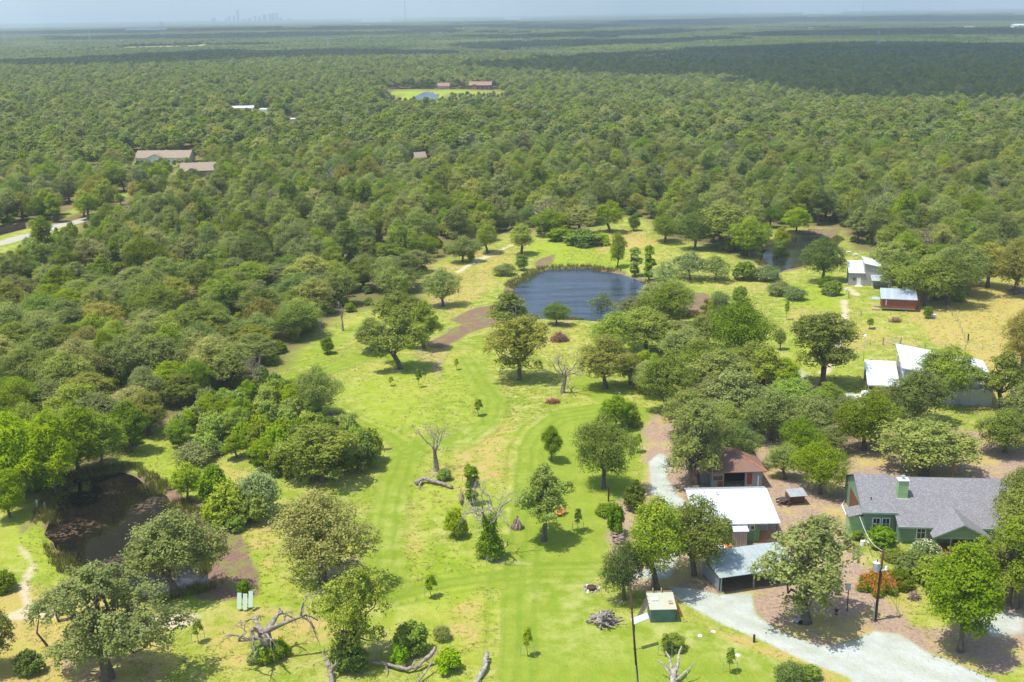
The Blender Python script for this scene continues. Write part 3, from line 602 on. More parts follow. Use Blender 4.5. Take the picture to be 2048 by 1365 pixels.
# hand placed trees: (kind, base x, base y, top y, crown width) in photo pixels on the ground
TREES = [
('broad',215,1358,1122,300,'huge spreading oak filling the lower left corner by the sandy patches'),('oak3',-25,1345,1195,120,None),('oak3',352,1193,1008,185,'silvery oak standing in the brown pond'),
('rust',646,1166,975,215,'large olive-brown oak right of the brown pond'),('sparse',714,1322,1130,165,'oak with many bleached dead twigs beside the gnarled dead tree'),('sparse',645,963,845,190,'thin oak with split grey trunk in front of the thicket'),
('oak4',638,834,728,105,'small dark leaning oak with a bare bent trunk left of the meadow'),('sparse2',800,738,612,130,None),('oak5',744,705,632,80,None),('sparse2',848,697,600,90,None),('oak3',800,668,575,100,None),('oak2',886,613,532,80,None),
('sparse',1038,760,628,150,'sparse oak standing alone in the meadow before the large pond'),('sparse2',1020,672,583,120,'thin grey-green oak on the pond bank'),('oak4',1113,651,602,56,'small wind-bent oak on the pond dam'),
('oak5',1211,777,664,115,None),('oak1',1232,718,622,130,None),('oak3',1290,705,605,120,None),('oak2',1330,655,560,110,None),('oak5',1345,700,640,110,None),('oak4',1480,738,588,145,'large glossy dark green oak right of the pond'),
('tall',1645,772,594,140,'tall dense oak left of the metal workshop'),('oak1',1335,828,700,115,None),('oak5',1465,852,735,130,None),('oak1',1395,775,680,120,None),('oak3',1440,800,690,130,None),('sparse2',1530,800,690,110,None),('oak2',1300,790,720,90,None),
('green',1585,845,755,110,None),('oak2',1540,880,775,120,None),('oak1',1625,882,790,120,None),('green',1650,835,765,90,None),('oak5',1690,862,790,90,None),('oak4',1207,977,822,130,'dark oak leaning over the mown lawn'),('green',1103,922,850,52,'small rounded bright green tree on the mown strip'),
('sparse2',1088,1082,925,130,'open oak on the lawn beside the log teepee'),('oak1',1312,1180,990,160,None),('oak2',1388,1150,985,150,None),('oak4',1248,1200,1075,100,None),('sparse',1612,1246,1028,235,'big thin grey oak shading the parking area'),
('green',1920,1303,1088,190,'large feathery green tree by the gravel drive'),('broad',2030,1215,1025,190,None),('oak2',2050,1090,930,150,None),('oak5',1848,950,838,210,'wide oak right behind the green house'),('oak4',1728,900,778,125,None),
('oak4',1640,988,880,115,None),('broad',1392,968,795,180,'broad oak overhanging the barn'),('oak1',1570,958,885,80,None),('oak1',1895,806,690,150,None),('sparse2',2003,818,700,120,None),('rust',2042,745,610,100,None),('oak2',2010,905,815,130,None),('oak3',2055,860,760,110,None),
('oak4',1645,564,470,90,'dark round oak between small pond and grey house'),('oak1',1795,590,505,120,None),('oak2',1850,612,510,130,None),('oak4',1895,610,500,110,None),('oak5',1780,560,480,110,None),('oak1',1925,590,480,120,None),('rust',1975,575,480,110,None),('rust',2030,590,470,110,None),
('oak3',1043,510,440,62,None),('oak1',975,507,443,60,None),('oak2',925,525,470,70,None),('oak2',1095,472,415,70,None),('oak3',1160,468,405,75,None),('oak1',1220,465,400,70,None),('oak4',1330,485,425,70,None),('oak3',1445,500,385,130,None),('oak4',1390,500,420,80,None),('oak2',1500,515,430,80,None),
('willow',30,1000,815,150,None),('willow',110,990,812,140,None),('willow',160,962,808,130,None),('willow',205,945,820,100,None),('willow',70,960,840,110,None),('willow',-10,960,850,110,None),('green',262,905,800,90,None),('willow',20,1035,935,90,None),
('willow',1235,535,460,44,None),('column',1270,556,492,30,None),('column',1298,562,488,28,None),('willow',1562,502,452,45,None),('willow',1592,470,412,56,None),('green',1515,500,450,50,None),('feather',1205,632,582,50,None),
('oak1',1480,640,600,50,None),('oak5',1560,700,655,30,None),('feather',1380,560,500,90,None),('feather',1330,575,520,80,None),('feather',1430,560,510,80,None),('oak3',1310,628,560,90,None),('oak5',1270,650,590,90,None),('oak4',1350,630,560,80,None),
('sage',520,1030,935,90,None),('shrub',455,1045,960,90,None),('green',375,1003,925,70,None),('darkbush',430,1010,930,70,None),('sage',390,925,885,80,None),('shrub',500,1045,985,80,None),('limebush',440,1050,1005,60,None),('limebush',470,1062,1030,40,None),
('limebush',825,1302,1242,72,None),('limebush',898,1342,1298,52,None),('limebush',800,1328,1290,40,None),('sage',885,1280,1248,36,None),('shrub',912,1075,1010,45,None),('column',945,1010,930,30,None),('darkbush',700,1335,1280,80,None),('shrub',520,1320,1280,50,None),('shrub',560,1312,1275,40,None),
('juniper',655,708,674,30,None),('juniper',1043,541,508,28,None),('juniper',942,524,500,18,None),('juniper',1268,462,428,26,None),('juniper',1856,637,612,22,None),('juniper',1560,520,480,30,None),('shrub',1120,482,455,60,None),('darkbush',1165,492,458,70,None),('shrub',1200,490,465,40,None),
('sage',1010,550,525,46,None),('sage',1560,590,560,50,None),('sage',1590,600,570,45,None),('sage',1530,560,530,60,None),('shrub',1490,560,520,50,None),('sage',1440,610,580,40,None),('shrub',1480,600,570,30,None),('shrub',1665,590,560,40,None),('darkbush',1655,575,552,40,None),
('limebush',1762,1092,1052,62,'round lime green bush before the house windows'),('darkbush',1830,1150,1105,80,None),('shrub',1790,1120,1098,50,None),('shrub',1870,1165,1112,90,None),('darkbush',1800,1175,1140,55,None),('shrub',1965,1180,1125,80,None),('limebush',1715,1080,1060,25,None),
('limebush',1230,1070,1000,40,None),('shrub',1215,1030,1005,45,None),('darkbush',1270,1020,960,50,None),('juniper',1390,960,905,35,None),('sage',1580,1365,1320,60,None),('shrub',1620,1355,1330,50,None),('darkbush',730,940,860,60,None),('juniper',700,945,905,40,None),('shrub',10,1180,1140,50,None),('darkbush',60,1345,1300,60,None),
('shrub',1500,1010,985,30,None),('limebush',1508,965,945,20,None),('shrub',740,925,850,60,None),('green',1230,860,790,70,None),('shrub',1255,850,800,50,None),('shrub',890,960,935,30,None),('sage',1290,1120,1100,20,None),('oak5',1755,835,770,70,None),('oak1',1810,860,790,90,None),('sparse2',1860,900,830,100,None),('green',1755,880,820,70,None),
('oak4',1480,930,840,90,None),('oak1',1560,830,760,90,None),('oak2',1660,910,850,70,None),('oak1',1370,735,650,100,None),('oak3',1425,845,745,120,None),('oak5',1375,870,775,110,None),('oak2',1500,775,680,110,None),('oak1',1565,800,715,100,None),('green',1290,765,700,70,None),('oak1',1835,852,735,140,None),('oak3',2045,1150,960,180,None),('oak5',1990,1195,1085,110,None),('oak2',1450,900,800,110,None),('oak1',1510,860,770,100,None),('oak4',1600,930,830,100,None),('oak3',1260,770,700,70,None),('oak1',1420,700,620,90,None),('shrub',560,950,900,60,None),('shrub',610,960,915,50,None),('oak5',300,870,775,90,None)]
for row in TREES: T(row[0], row[1], row[2], row[3], row[4], row[5] if len(row) > 5 else None)
n_hand = len(PLACED)
# thicket of shrubs at the left edge of the meadow
THICK = reg([(330,895),(420,812),(500,800),(560,775),(610,800),(640,850),(700,870),(735,905),(690,945),(560,950),(440,925)])
rr_ = np.random.default_rng(5); tx = rr_.uniform(min(p[0] for p in THICK), max(p[0] for p in THICK), 500); ty = rr_.uniform(min(p[1] for p in THICK), max(p[1] for p in THICK), 500)
ok = sdpoly(tx, ty, THICK) < 0; cnt = 0; acc = []
for x, y in zip(tx[ok], ty[ok]):
    if all((x-a)**2+(y-b)**2 > 2.9**2 for a, b in acc):
        acc.append((x, y)); z = float(gz(np.array([x]), np.array([y]))[0]); k = random.choice(['shrub', 'shrub', 'green', 'shrub', 'darkbush', 'shrub'])
        h = random.uniform(3.4, 5.4)
        tree(k, Vector((x, y, z)), h*(1.1 if k == 'green' else 1), random.uniform(4.2, 6.0), None, None, 'shrubs of the thicket beside the meadow')
# woods: positions over the whole countryside
def poisson(x0, x1, y0, y1, s, seed):
    r = np.random.default_rng(seed); nx_ = int((x1-x0)/s)+1; ny_ = int((y1-y0)/(s*0.87))+1
    jx, jy = np.meshgrid(np.arange(nx_), np.arange(ny_)); x = x0+(jx+0.5*(jy % 2))*s; y = y0+jy*s*0.87
    x = x+r.uniform(-0.36, 0.36, x.shape)*s; y = y+r.uniform(-0.36, 0.36, x.shape)*s; return x.ravel(), y.ravel(), r
def infield(x, y, m=40):
    a = np.abs(x) < y*0.475+m; return a
FX, FY, fr = poisson(-900, 900, 95, 1750, 7.6, 11)
k = infield(FX, FY); FX, FY = FX[k], FY[k]
edge = sdpoly(FX, FY, CLEAR); k = edge > 3.0
for P in SMALL_CLEAR[1:]: k &= sdpoly(FX, FY, P) > 2.5
k &= sdpoly(FX, FY, SMALL_CLEAR[0]) > 1.5
for P in FIELDS: k &= sdpoly(FX, FY, P) > 4
# thinner cover among the houses at the far left
wpoly = reg([(-40,300),(260,330),(420,330),(440,420),(150,470),(-40,470)])
k &= ~((sdpoly(FX, FY, wpoly) < 0) & (fr.uniform(size=len(FX)) < 0.16)); k &= fr.uniform(size=len(FX)) > 0.03
FX, FY = FX[k], FY[k]
hp = np.array(PLACED)
k = np.ones(len(FX), bool)
for a, b, w in hp: k &= (FX-a)**2+(FY-b)**2 > (0.5*w+2.2)**2
FX, FY = FX[k], FY[k]; FZ = gz(FX, FY); SCL = np.ones(len(FX))
for P in LOW: SCL = np.where(sdpoly(FX, FY, P) < 0, 0.38, SCL); FD = np.hypot(FX, FY)
inview = (np.abs(FX) < FY*0.452+6)
order = np.argsort(np.where(inview, FD, 1e9))
N_IND = 300-sum(1 for o in COL.objects if o.get('category') == 'tree')
ind = order[:max(N_IND, 0)]
vis = np.ones(len(FX), bool); vis[ind] = False
kinds = ['oak1', 'oak2', 'oak3', 'oak4', 'oak5', 'tall', 'oak1', 'oak3', 'oak2', 'sparse2', 'rust']
for i in ind[:-4]:
    kk = random.choice(kinds)
    if fr.uniform() < 0.05: kk = 'green'
    h = random.uniform(6.4, 11.2)*(0.88 if FY[i] > 220 else 1); tree(kk, Vector((FX[i], FY[i], FZ[i])), h, random.uniform(8.5, 13.5), None, None, 'oaks of the wood around the clearing')
far_i = [j for j in order if 520 < FD[j] < 560][:4]
vis[far_i] = False; vis[ind[-4:]] = True
for j, kk in zip(far_i, ('far1', 'far2', 'far3', 'far4')):
    tree(kk, Vector((FX[j], FY[j], FZ[j])), 9, 9.5, None, None, 'oaks of the wood around the clearing')
# everything else of the wood is one object that repeats those crowns
def scatter(name, X, Y, Z, S, V, keys, label, cat, sources):
    me = mesh_np(name, np.stack([X, Y, Z], -1), None, None, {'size': ('FLOAT', S), 'turn': ('FLOAT', rng.uniform(0, 6.28, len(X))), 'sort': ('INT', V), 'squash': ('FLOAT', rng.uniform(0.82, 1.12, len(X)))})
    o = link(name, me); tag(o, label, cat, None, 'stuff')
    ng = bpy.data.node_groups.new(name+'_nodes', 'GeometryNodeTree'); ng.interface.new_socket('Geometry', in_out='INPUT', socket_type='NodeSocketGeometry'); ng.interface.new_socket('Geometry', in_out='OUTPUT', socket_type='NodeSocketGeometry')
    N = ng.nodes; Lk = ng.links; gi = N.new('NodeGroupInput'); go = N.new('NodeGroupOutput'); join = N.new('GeometryNodeJoinGeometry')
    def na(nm, ty):
        a = N.new('GeometryNodeInputNamedAttribute'); a.data_type = ty; a.inputs['Name'].default_value = nm; return a.outputs['Attribute']
    sz = na('size', 'FLOAT'); tn = na('turn', 'FLOAT'); so = na('sort', 'INT'); sq = na('squash', 'FLOAT')
    rot = N.new('ShaderNodeCombineXYZ'); Lk.new(tn, rot.inputs[2]); mz = N.new('ShaderNodeMath'); mz.operation = 'MULTIPLY'; Lk.new(sz, mz.inputs[0]); Lk.new(sq, mz.inputs[1])
    sc = N.new('ShaderNodeCombineXYZ'); Lk.new(sz, sc.inputs[0]); Lk.new(sz, sc.inputs[1]); Lk.new(mz.outputs[0], sc.inputs[2])
    for i, obs in enumerate(sources):
        cmp_ = N.new('FunctionNodeCompare'); cmp_.data_type = 'INT'; cmp_.operation = 'EQUAL'; Lk.new(so, cmp_.inputs[2]); cmp_.inputs[3].default_value = i
        for ob in obs:
            oi = N.new('GeometryNodeObjectInfo'); oi.inputs['Object'].default_value = ob; oi.transform_space = 'ORIGINAL'
            ip = N.new('GeometryNodeInstanceOnPoints'); Lk.new(gi.outputs[0], ip.inputs['Points']); Lk.new(cmp_.outputs[0], ip.inputs['Selection'])
            Lk.new(oi.outputs['Geometry'], ip.inputs['Instance']); Lk.new(rot.outputs[0], ip.inputs['Rotation']); Lk.new(sc.outputs[0], ip.inputs['Scale']); Lk.new(ip.outputs[0], join.inputs[0])
    Lk.new(join.outputs[0], go.inputs[0]); md = o.modifiers.new('scatter', 'NODES'); md.node_group = ng; return o
def src(key):
    cm, tm, W, Hh = PRO[key]; a = b = None
    for o in COL.objects:
        if o.data is cm and a is None: a = o
        if o.data is tm and b is None: b = o
    return a, b
nearset = vis & (FD < 560); farset = vis & (FD >= 560)
def dead(i, bx, by, top, wpx, label, rot=0.0, mat=None):
    me, w, h = DEADM[i]; p = G(bx, by); hh = hof(p, top); ww = wpx*mpp(p); e = empty('dead_tree', p, rot, (ww/w, ww/w, hh/h)); o = link('trunk_and_limbs', me, None, e); tag(e, label, 'dead tree'); LABELS.add(label)
    return o
bare_src = dead(2, 843, 535, 498, 50, 'purple-grey dead tree left of the sandy track', .5)
keysN = ['oak1', 'oak2', 'oak3', 'oak4', 'oak5', 'tall', 'sparse2', 'rust', 'green', 'shrub', 'juniper', 'sparse', 'bare']
pn = np.array([.19, .15, .15, .10, .11, .05, .06, .03, .035, .06, .025, .05, .03]); pn /= pn.sum()
V = fr.choice(len(keysN), nearset.sum(), p=pn); S = fr.uniform(0.78, 1.38, nearset.sum())*SCL[nearset]
scatter('oak_wood', FX[nearset], FY[nearset], FZ[nearset], S, V, keysN, 'closed green oak wood covering the middle distance around the clearing', 'wood', [src(q) if q != 'bare' else (bare_src,) for q in keysN])
V = fr.choice(4, farset.sum(), p=[.33, .27, .25, .15]); S = fr.uniform(0.85, 1.42, farset.sum())*SCL[farset]
scatter('far_oak_wood', FX[farset], FY[farset], FZ[farset], S, V, None, 'even green oak wood running from the houses to the distance', 'wood', [src(q)[:1] for q in ('far1', 'far2', 'far3', 'far4')])
# understorey between the near trees of the wood
UX, UY, ur = poisson(-260, 260, 95, 420, 6.0, 77); k = infield(UX, UY, 10) & (sdpoly(UX, UY, CLEAR) > 1.0)
for P in SMALL_CLEAR: k &= sdpoly(UX, UY, P) > 2
k &= ur.uniform(size=len(UX)) < 0.6; UX, UY = UX[k], UY[k]; V = ur.choice(3, len(UX), p=[.6, .15, .25])
scatter('wood_undergrowth', UX, UY, gz(UX, UY), ur.uniform(0.5, 0.95, len(UX)), V, None, 'undergrowth of shrubs below the oaks of the wood', 'undergrowth', [src('shrub')[:1], src('juniper')[:1], src('darkbush')[:1]])
# far canopy: one patch of small rounded crowns, repeated over the far country
def patch_mesh(seed):
    r = np.random.default_rng(seed); co = []; f = []; tn = []; n = 0; L = 130
    ico = bmesh.new(); bmesh.ops.create_icosphere(ico, subdivisions=2, radius=1); iv = np.array([v.co[:] for v in ico.verts]); iff = np.array([[v.index for v in q.verts] for q in ico.faces]); ico.free()
    up = iv[:, 2] > -0.45; keepf = up[iff].all(1); iff = iff[keepf]
    for gxx in np.arange(0, L, 8.0):
        for gyy in np.arange(0, L, 7.6):
            c = np.array([gxx+r.uniform(-2.6, 2.6)-L/2, gyy+r.uniform(-2.6, 2.6)-L/2, r.uniform(3.6, 6.0)]); s = np.array([r.uniform(4.2, 5.8), r.uniform(4.2, 5.8), r.uniform(3.0, 4.2)])
            v = iv*(1+0.16*r.normal(size=(len(iv), 1)))*s+c; co.append(v); f.append(iff+n); n += len(iv); tn.append(np.full(len(iv), np.clip(0.5+0.25*r.normal(), 0, 1))+0.12*r.normal(size=len(iv)))
    me = mesh_np('canopy_patch', np.concatenate(co), None, np.concatenate(f), {'tone': ('FLOAT', np.clip(np.concatenate(tn), 0, 1))})
    me.materials.append(L_far); return me
L_far = leafmat('far_canopy', (0.052, 0.078, 0.018), (0.13, 0.168, 0.045), 0.15, rough=0.8)
pm = patch_mesh(3)
BX, BY, br = poisson(-4200, 4200, 1790, 8200, 112, 21); k = np.abs(BX) < BY*0.475+120; 
for P in FIELDS: k &= sdpoly(BX, BY, P) > 48
k &= ~((vnoise(BX, BY, 700, 5) > 0.80) & (BY > 2600))
BX, BY = BX[k], BY[k]; BZ = gz(BX, BY)
j0 = int(np.argmin(np.hypot(BX-100, BY-1800))); src_patch = link('woodland_patch', pm, None, None, (BX[j0], BY[j0], BZ[j0])); tag(src_patch, 'patch of woodland at the start of the hazy far forest', 'wood', None, 'stuff')
sel = np.arange(len(BX)) != j0
scatter('distant_forest', BX[sel], BY[sel], BZ[sel], br.uniform(0.92, 1.08, sel.sum()), np.zeros(sel.sum(), np.int32), None, 'hazy green forest stretching to the horizon', 'forest', [[src_patch]])
print('TREES hand', n_hand, 'all', len(PLACED), 'near wood', nearset.sum(), 'far wood', farset.sum(), 'patches', len(BX))
# ================================================================ BUILDINGS
class MB:
    def __init__(s): s.v = []; s.f = []
    def box(s, x0, x1, y0, y1, z0, z1):
        n = len(s.v); s.v += [(x0,y0,z0),(x1,y0,z0),(x1,y1,z0),(x0,y1,z0),(x0,y0,z1),(x1,y0,z1),(x1,y1,z1),(x0,y1,z1)]
        s.f += [tuple(n+i for i in q) for q in ((0,3,2,1),(4,5,6,7),(0,1,5,4),(1,2,6,5),(2,3,7,6),(3,0,4,7))]; return s
    def poly(s, pts):
        n = len(s.v); s.v += [tuple(p) for p in pts]; s.f.append(tuple(range(n, n+len(pts)))); return s
    def slab(s, pts, th):
        """thick sheet under a polygon (any number of corners, anticlockwise from above)"""
        n = len(s.v); k = len(pts); s.v += [tuple(p) for p in pts]+[(p[0], p[1], p[2]-th) for p in pts]
        s.f.append(tuple(range(n, n+k))); s.f.append(tuple(range(n+2*k-1, n+k-1, -1)))
        for i in range(k): j = (i+1) % k; s.f.append((n+i, n+k+i, n+k+j, n+j))
        return s
    def prism(s, prof, y0, y1):
        """closed profile in x,z extruded along y"""
        n = len(s.v); k = len(prof); s.v += [(x, y0, z) for x, z in prof]+[(x, y1, z) for x, z in prof]
        s.f.append(tuple(range(n, n+k))); s.f.append(tuple(range(n+2*k-1, n+k-1, -1)))
        for i in range(k): j = (i+1) % k; s.f.append((n+i, n+k+i, n+k+j, n+j))
        return s
    def prismx(s, prof, x0, x1):
        n = len(s.v); k = len(prof); s.v += [(x0, y, z) for y, z in prof]+[(x1, y, z) for y, z in prof]
        s.f.append(tuple(range(n+k-1, n-1, -1))); s.f.append(tuple(range(n+k, n+2*k)))
        for i in range(k): j = (i+1) % k; s.f.append((n+j, n+k+j, n+k+i, n+i))
        return s
    def cyl(s, x, y, z0, z1, r, k=12, r2=None):
        r2 = r if r2 is None else r2; n = len(s.v)
        for z, q in ((z0, r), (z1, r2)): s.v += [(x+q*math.cos(i*2*math.pi/k), y+q*math.sin(i*2*math.pi/k), z) for i in range(k)]
        s.f.append(tuple(range(n+k-1, n-1, -1))); s.f.append(tuple(range(n+k, n+2*k)))
        for i in range(k): j = (i+1) % k; s.f.append((n+i, n+j, n+k+j, n+k+i))
        return s
    def bar(s, a, b, r, k=6, r2=None):
        a = Vector(a); b = Vector(b); r2 = r if r2 is None else r2; d = (b-a).normalized(); u = d.orthogonal().normalized(); w = d.cross(u); n = len(s.v)
        for p, q in ((a, r), (b, r2)): s.v += [tuple(p+q*(math.cos(i*2*math.pi/k)*u+math.sin(i*2*math.pi/k)*w)) for i in range(k)]
        s.f.append(tuple(range(n+k-1, n-1, -1))); s.f.append(tuple(range(n+k, n+2*k)))
        for i in range(k): j = (i+1) % k; s.f.append((n+i, n+j, n+k+j, n+k+i))
        return s
    def build(s, name, mat, parent=None, loc=None, smooth_=False):
        me = bpy.data.meshes.new(name); me.from_pydata(s.v, [], s.f); me.update()
        bm = bmesh.new(); bm.from_mesh(me); bmesh.ops.recalc_face_normals(bm, faces=bm.faces); bm.to_mesh(me); bm.free()
        if smooth_:
            for p in me.polygons: p.use_smooth = True
        return link(name, me, mat, parent, loc)
glass = NT('window_glass'); glass.b.inputs['Base Color'].default_value = (0.02, 0.025, 0.03, 1); glass.b.inputs['Roughness'].default_value = 0.08; glass.b.inputs['Specular IOR Level'].default_value = 0.6; glass = glass.m
m_green = striped('green_siding', (0.20, 0.31, 0.20), (0.12, 0.19, 0.12), 0.20, 'Z', 0.6, width=0.10, c2=(0.23, 0.34, 0.22))
m_greenv = striped('green_board_wall', (0.16, 0.30, 0.13), (0.08, 0.16, 0.07), 0.40, 'X', 0.6, width=0.10)
m_sunlit_green = striped('sunlit_green_siding', (0.36, 0.55, 0.25), (0.22, 0.36, 0.15), 0.20, 'Z', 0.6, width=0.14)  # lit copy of the green siding, sunlight put into the colour
m_trimg = simple('sage_trim', (0.26, 0.33, 0.27), 0.6, 0.1); m_white = simple('white_paint', (0.78, 0.78, 0.75), 0.5, 0.06)
m_brown = striped('brown_boards', (0.20, 0.09, 0.05), (0.08, 0.04, 0.02), 0.2, 'Y', 0.8); m_door = simple('red_brown_door', (0.22, 0.065, 0.035), 0.6, 0.2)
m_shade = simple('painted_shade', (0.035, 0.03, 0.028), 0.9, 0.3); m_earth = simple('packed_earth', (0.22, 0.15, 0.11), 0.95, 0.3)  # m_shade is a near-black colour that stands for shade inside things
def shingles(name, a, b, c):
    t = NT(name); vo = t.n.new('ShaderNodeTexVoronoi'); mp = t.n.new('ShaderNodeMapping'); mp.inputs['Scale'].default_value = (6.0, 11.0, 11.0); t.link(t.obj(), mp.inputs[0]); t.link(mp.outputs[0], vo.inputs['Vector']); vo.inputs['Scale'].default_value = 1.0
    sc = t.n.new('ShaderNodeSeparateColor'); t.link(vo.outputs['Color'], sc.inputs[0])
    cc = t.mix(sc.outputs[0], a, b); cc = t.mix(t.math('MULTIPLY', t.math('GREATER_THAN', sc.outputs[1], 0.78), 0.7), cc, c)
    cc = t.mix(t.math('MULTIPLY', t.noise(0.5, 4, t.obj()), 0.35), cc, tuple(v*0.7 for v in a)); t.link(cc, t.b.inputs['Base Color']); t.b.inputs['Roughness'].default_value = 0.95; t.b.inputs['Specular IOR Level'].default_value = 0.1; return t.m
m_shing = shingles('grey_shingles', (0.25, 0.245, 0.25), (0.185, 0.18, 0.185), (0.36, 0.35, 0.36))
m_tansh = shingles('tan_shingles', (0.36, 0.28, 0.21), (0.29, 0.225, 0.17), (0.45, 0.37, 0.29)); m_redsh = shingles('red_tile', (0.36, 0.22, 0.17), (0.28, 0.17, 0.13), (0.46, 0.32, 0.26))
m_roofw = striped('white_metal_roof', (0.66, 0.69, 0.73), (0.40, 0.43, 0.47), 0.9, 'X', 0.4, 0.0, 0.08, (0.72, 0.74, 0.77))
m_roofg = striped('grey_green_metal_roof', (0.36, 0.42, 0.41), (0.27, 0.31, 0.31), 0.8, 'X', 0.55, 0.0, 0.06, (0.43, 0.48, 0.47))
m_roofb = striped('blue_grey_metal_roof', (0.55, 0.63, 0.70), (0.38, 0.45, 0.5), 0.5, 'X', 0.4, 0.3, 0.1)
m_corr = striped('corrugated_tin', (0.50, 0.46, 0.44), (0.27, 0.22, 0.20), 0.25, 'X', 0.5, 0.3, 0.3); m_metalw = striped('galvanised_wall', (0.52, 0.55, 0.56), (0.35, 0.38, 0.39), 0.3, 'X', 0.5, 0.2, 0.22)
m_rust = NT('rusty_roof'); _n = m_rust.ramp(m_rust.noise(0.7, 6, m_rust.obj()), 0.35, 0.65); m_rust.link(m_rust.mix(_n, (0.26, 0.135, 0.09), (0.20, 0.13, 0.10)), m_rust.b.inputs['Base Color']); m_rust.b.inputs['Roughness'].default_value = 0.85; m_rust = m_rust.m
m_rustcap = simple('orange_rust_cap', (0.48, 0.20, 0.10), 0.85, 0.3); m_greyw = striped('grey_weathered_boards', (0.27, 0.29, 0.31), (0.12, 0.12, 0.13), 0.3, 'X', 0.85, width=0.1, c2=(0.36, 0.32, 0.30))
m_redw = striped('red_cabin_siding', (0.30, 0.085, 0.055), (0.2, 0.05, 0.035), 0.18, 'Z', 0.6, width=0.14); m_rubber = simple('black_rubber', (0.02, 0.02, 0.02), 0.7, 0.2)
m_shedg = simple('grey_green_ply', (0.115, 0.19, 0.165), 0.8, 0.25, 1.2); m_shedr = simple('mossy_pale_roof', (0.42, 0.50, 0.40), 0.85, 0.4, 1.8, c2=(0.50, 0.44, 0.30))
m_greywall = simple('warm_grey_siding', (0.42, 0.38, 0.37), 0.7, 0.08); m_greywd = simple('slate_siding', (0.22, 0.25, 0.27), 0.7, 0.1)
m_pole = simple('creosote_pole', (0.10, 0.05, 0.035), 0.85, 0.4); m_galv = simple('galvanised_steel', (0.50, 0.53, 0.56), 0.4, 0.2, 2, 0.3); m_wood = simple('sawn_timber', (0.50, 0.36, 0.22), 0.85, 0.3); m_orange = simple('orange_stained_wood', (0.62, 0.27, 0.09), 0.6, 0.2)
m_cedar = simple('red_brown_wood', (0.38, 0.12, 0.06), 0.6, 0.3)
def root(name, px, py, yaw, label, cat, group=None):
    e = empty(name, G(px, py), R_(yaw)); tag(e, label, cat, group); return e
def window(par, x, y, z, w, h, n=2, m=2, face='f', frame=None, trim=0.09):
    """window on a wall facing -y (face f) or -x (face l); frame with bars, glass pane behind it"""
    a = MB(); g = MB()
    def bx(mb, u0, u1, v0, v1, d0, d1):
        if face == 'f': mb.box(x+u0, x+u1, y-d1, y-d0, z+v0, z+v1)
        else: mb.box(x-d1, x-d0, y+u0, y+u1, z+v0, z+v1)
    bx(a, 0, w, 0, trim, 0.0, 0.07); bx(a, 0, w, h-trim, h, 0.0, 0.07); bx(a, 0, trim, trim, h-trim, 0.0, 0.07); bx(a, w-trim, w, trim, h-trim, 0.0, 0.07)
    for i in range(1, n): bx(a, w*i/n-0.03, w*i/n+0.03, trim, h-trim, 0.005, 0.055)
    for i in range(1, m): bx(a, trim, w-trim, h*i/m-0.03, h*i/m+0.03, 0.005, 0.05)
    bx(g, trim, w-trim, trim, h-trim, 0.002, 0.03)
    f = a.build('window', frame or m_white, par); g.build('pane', glass, f); return f
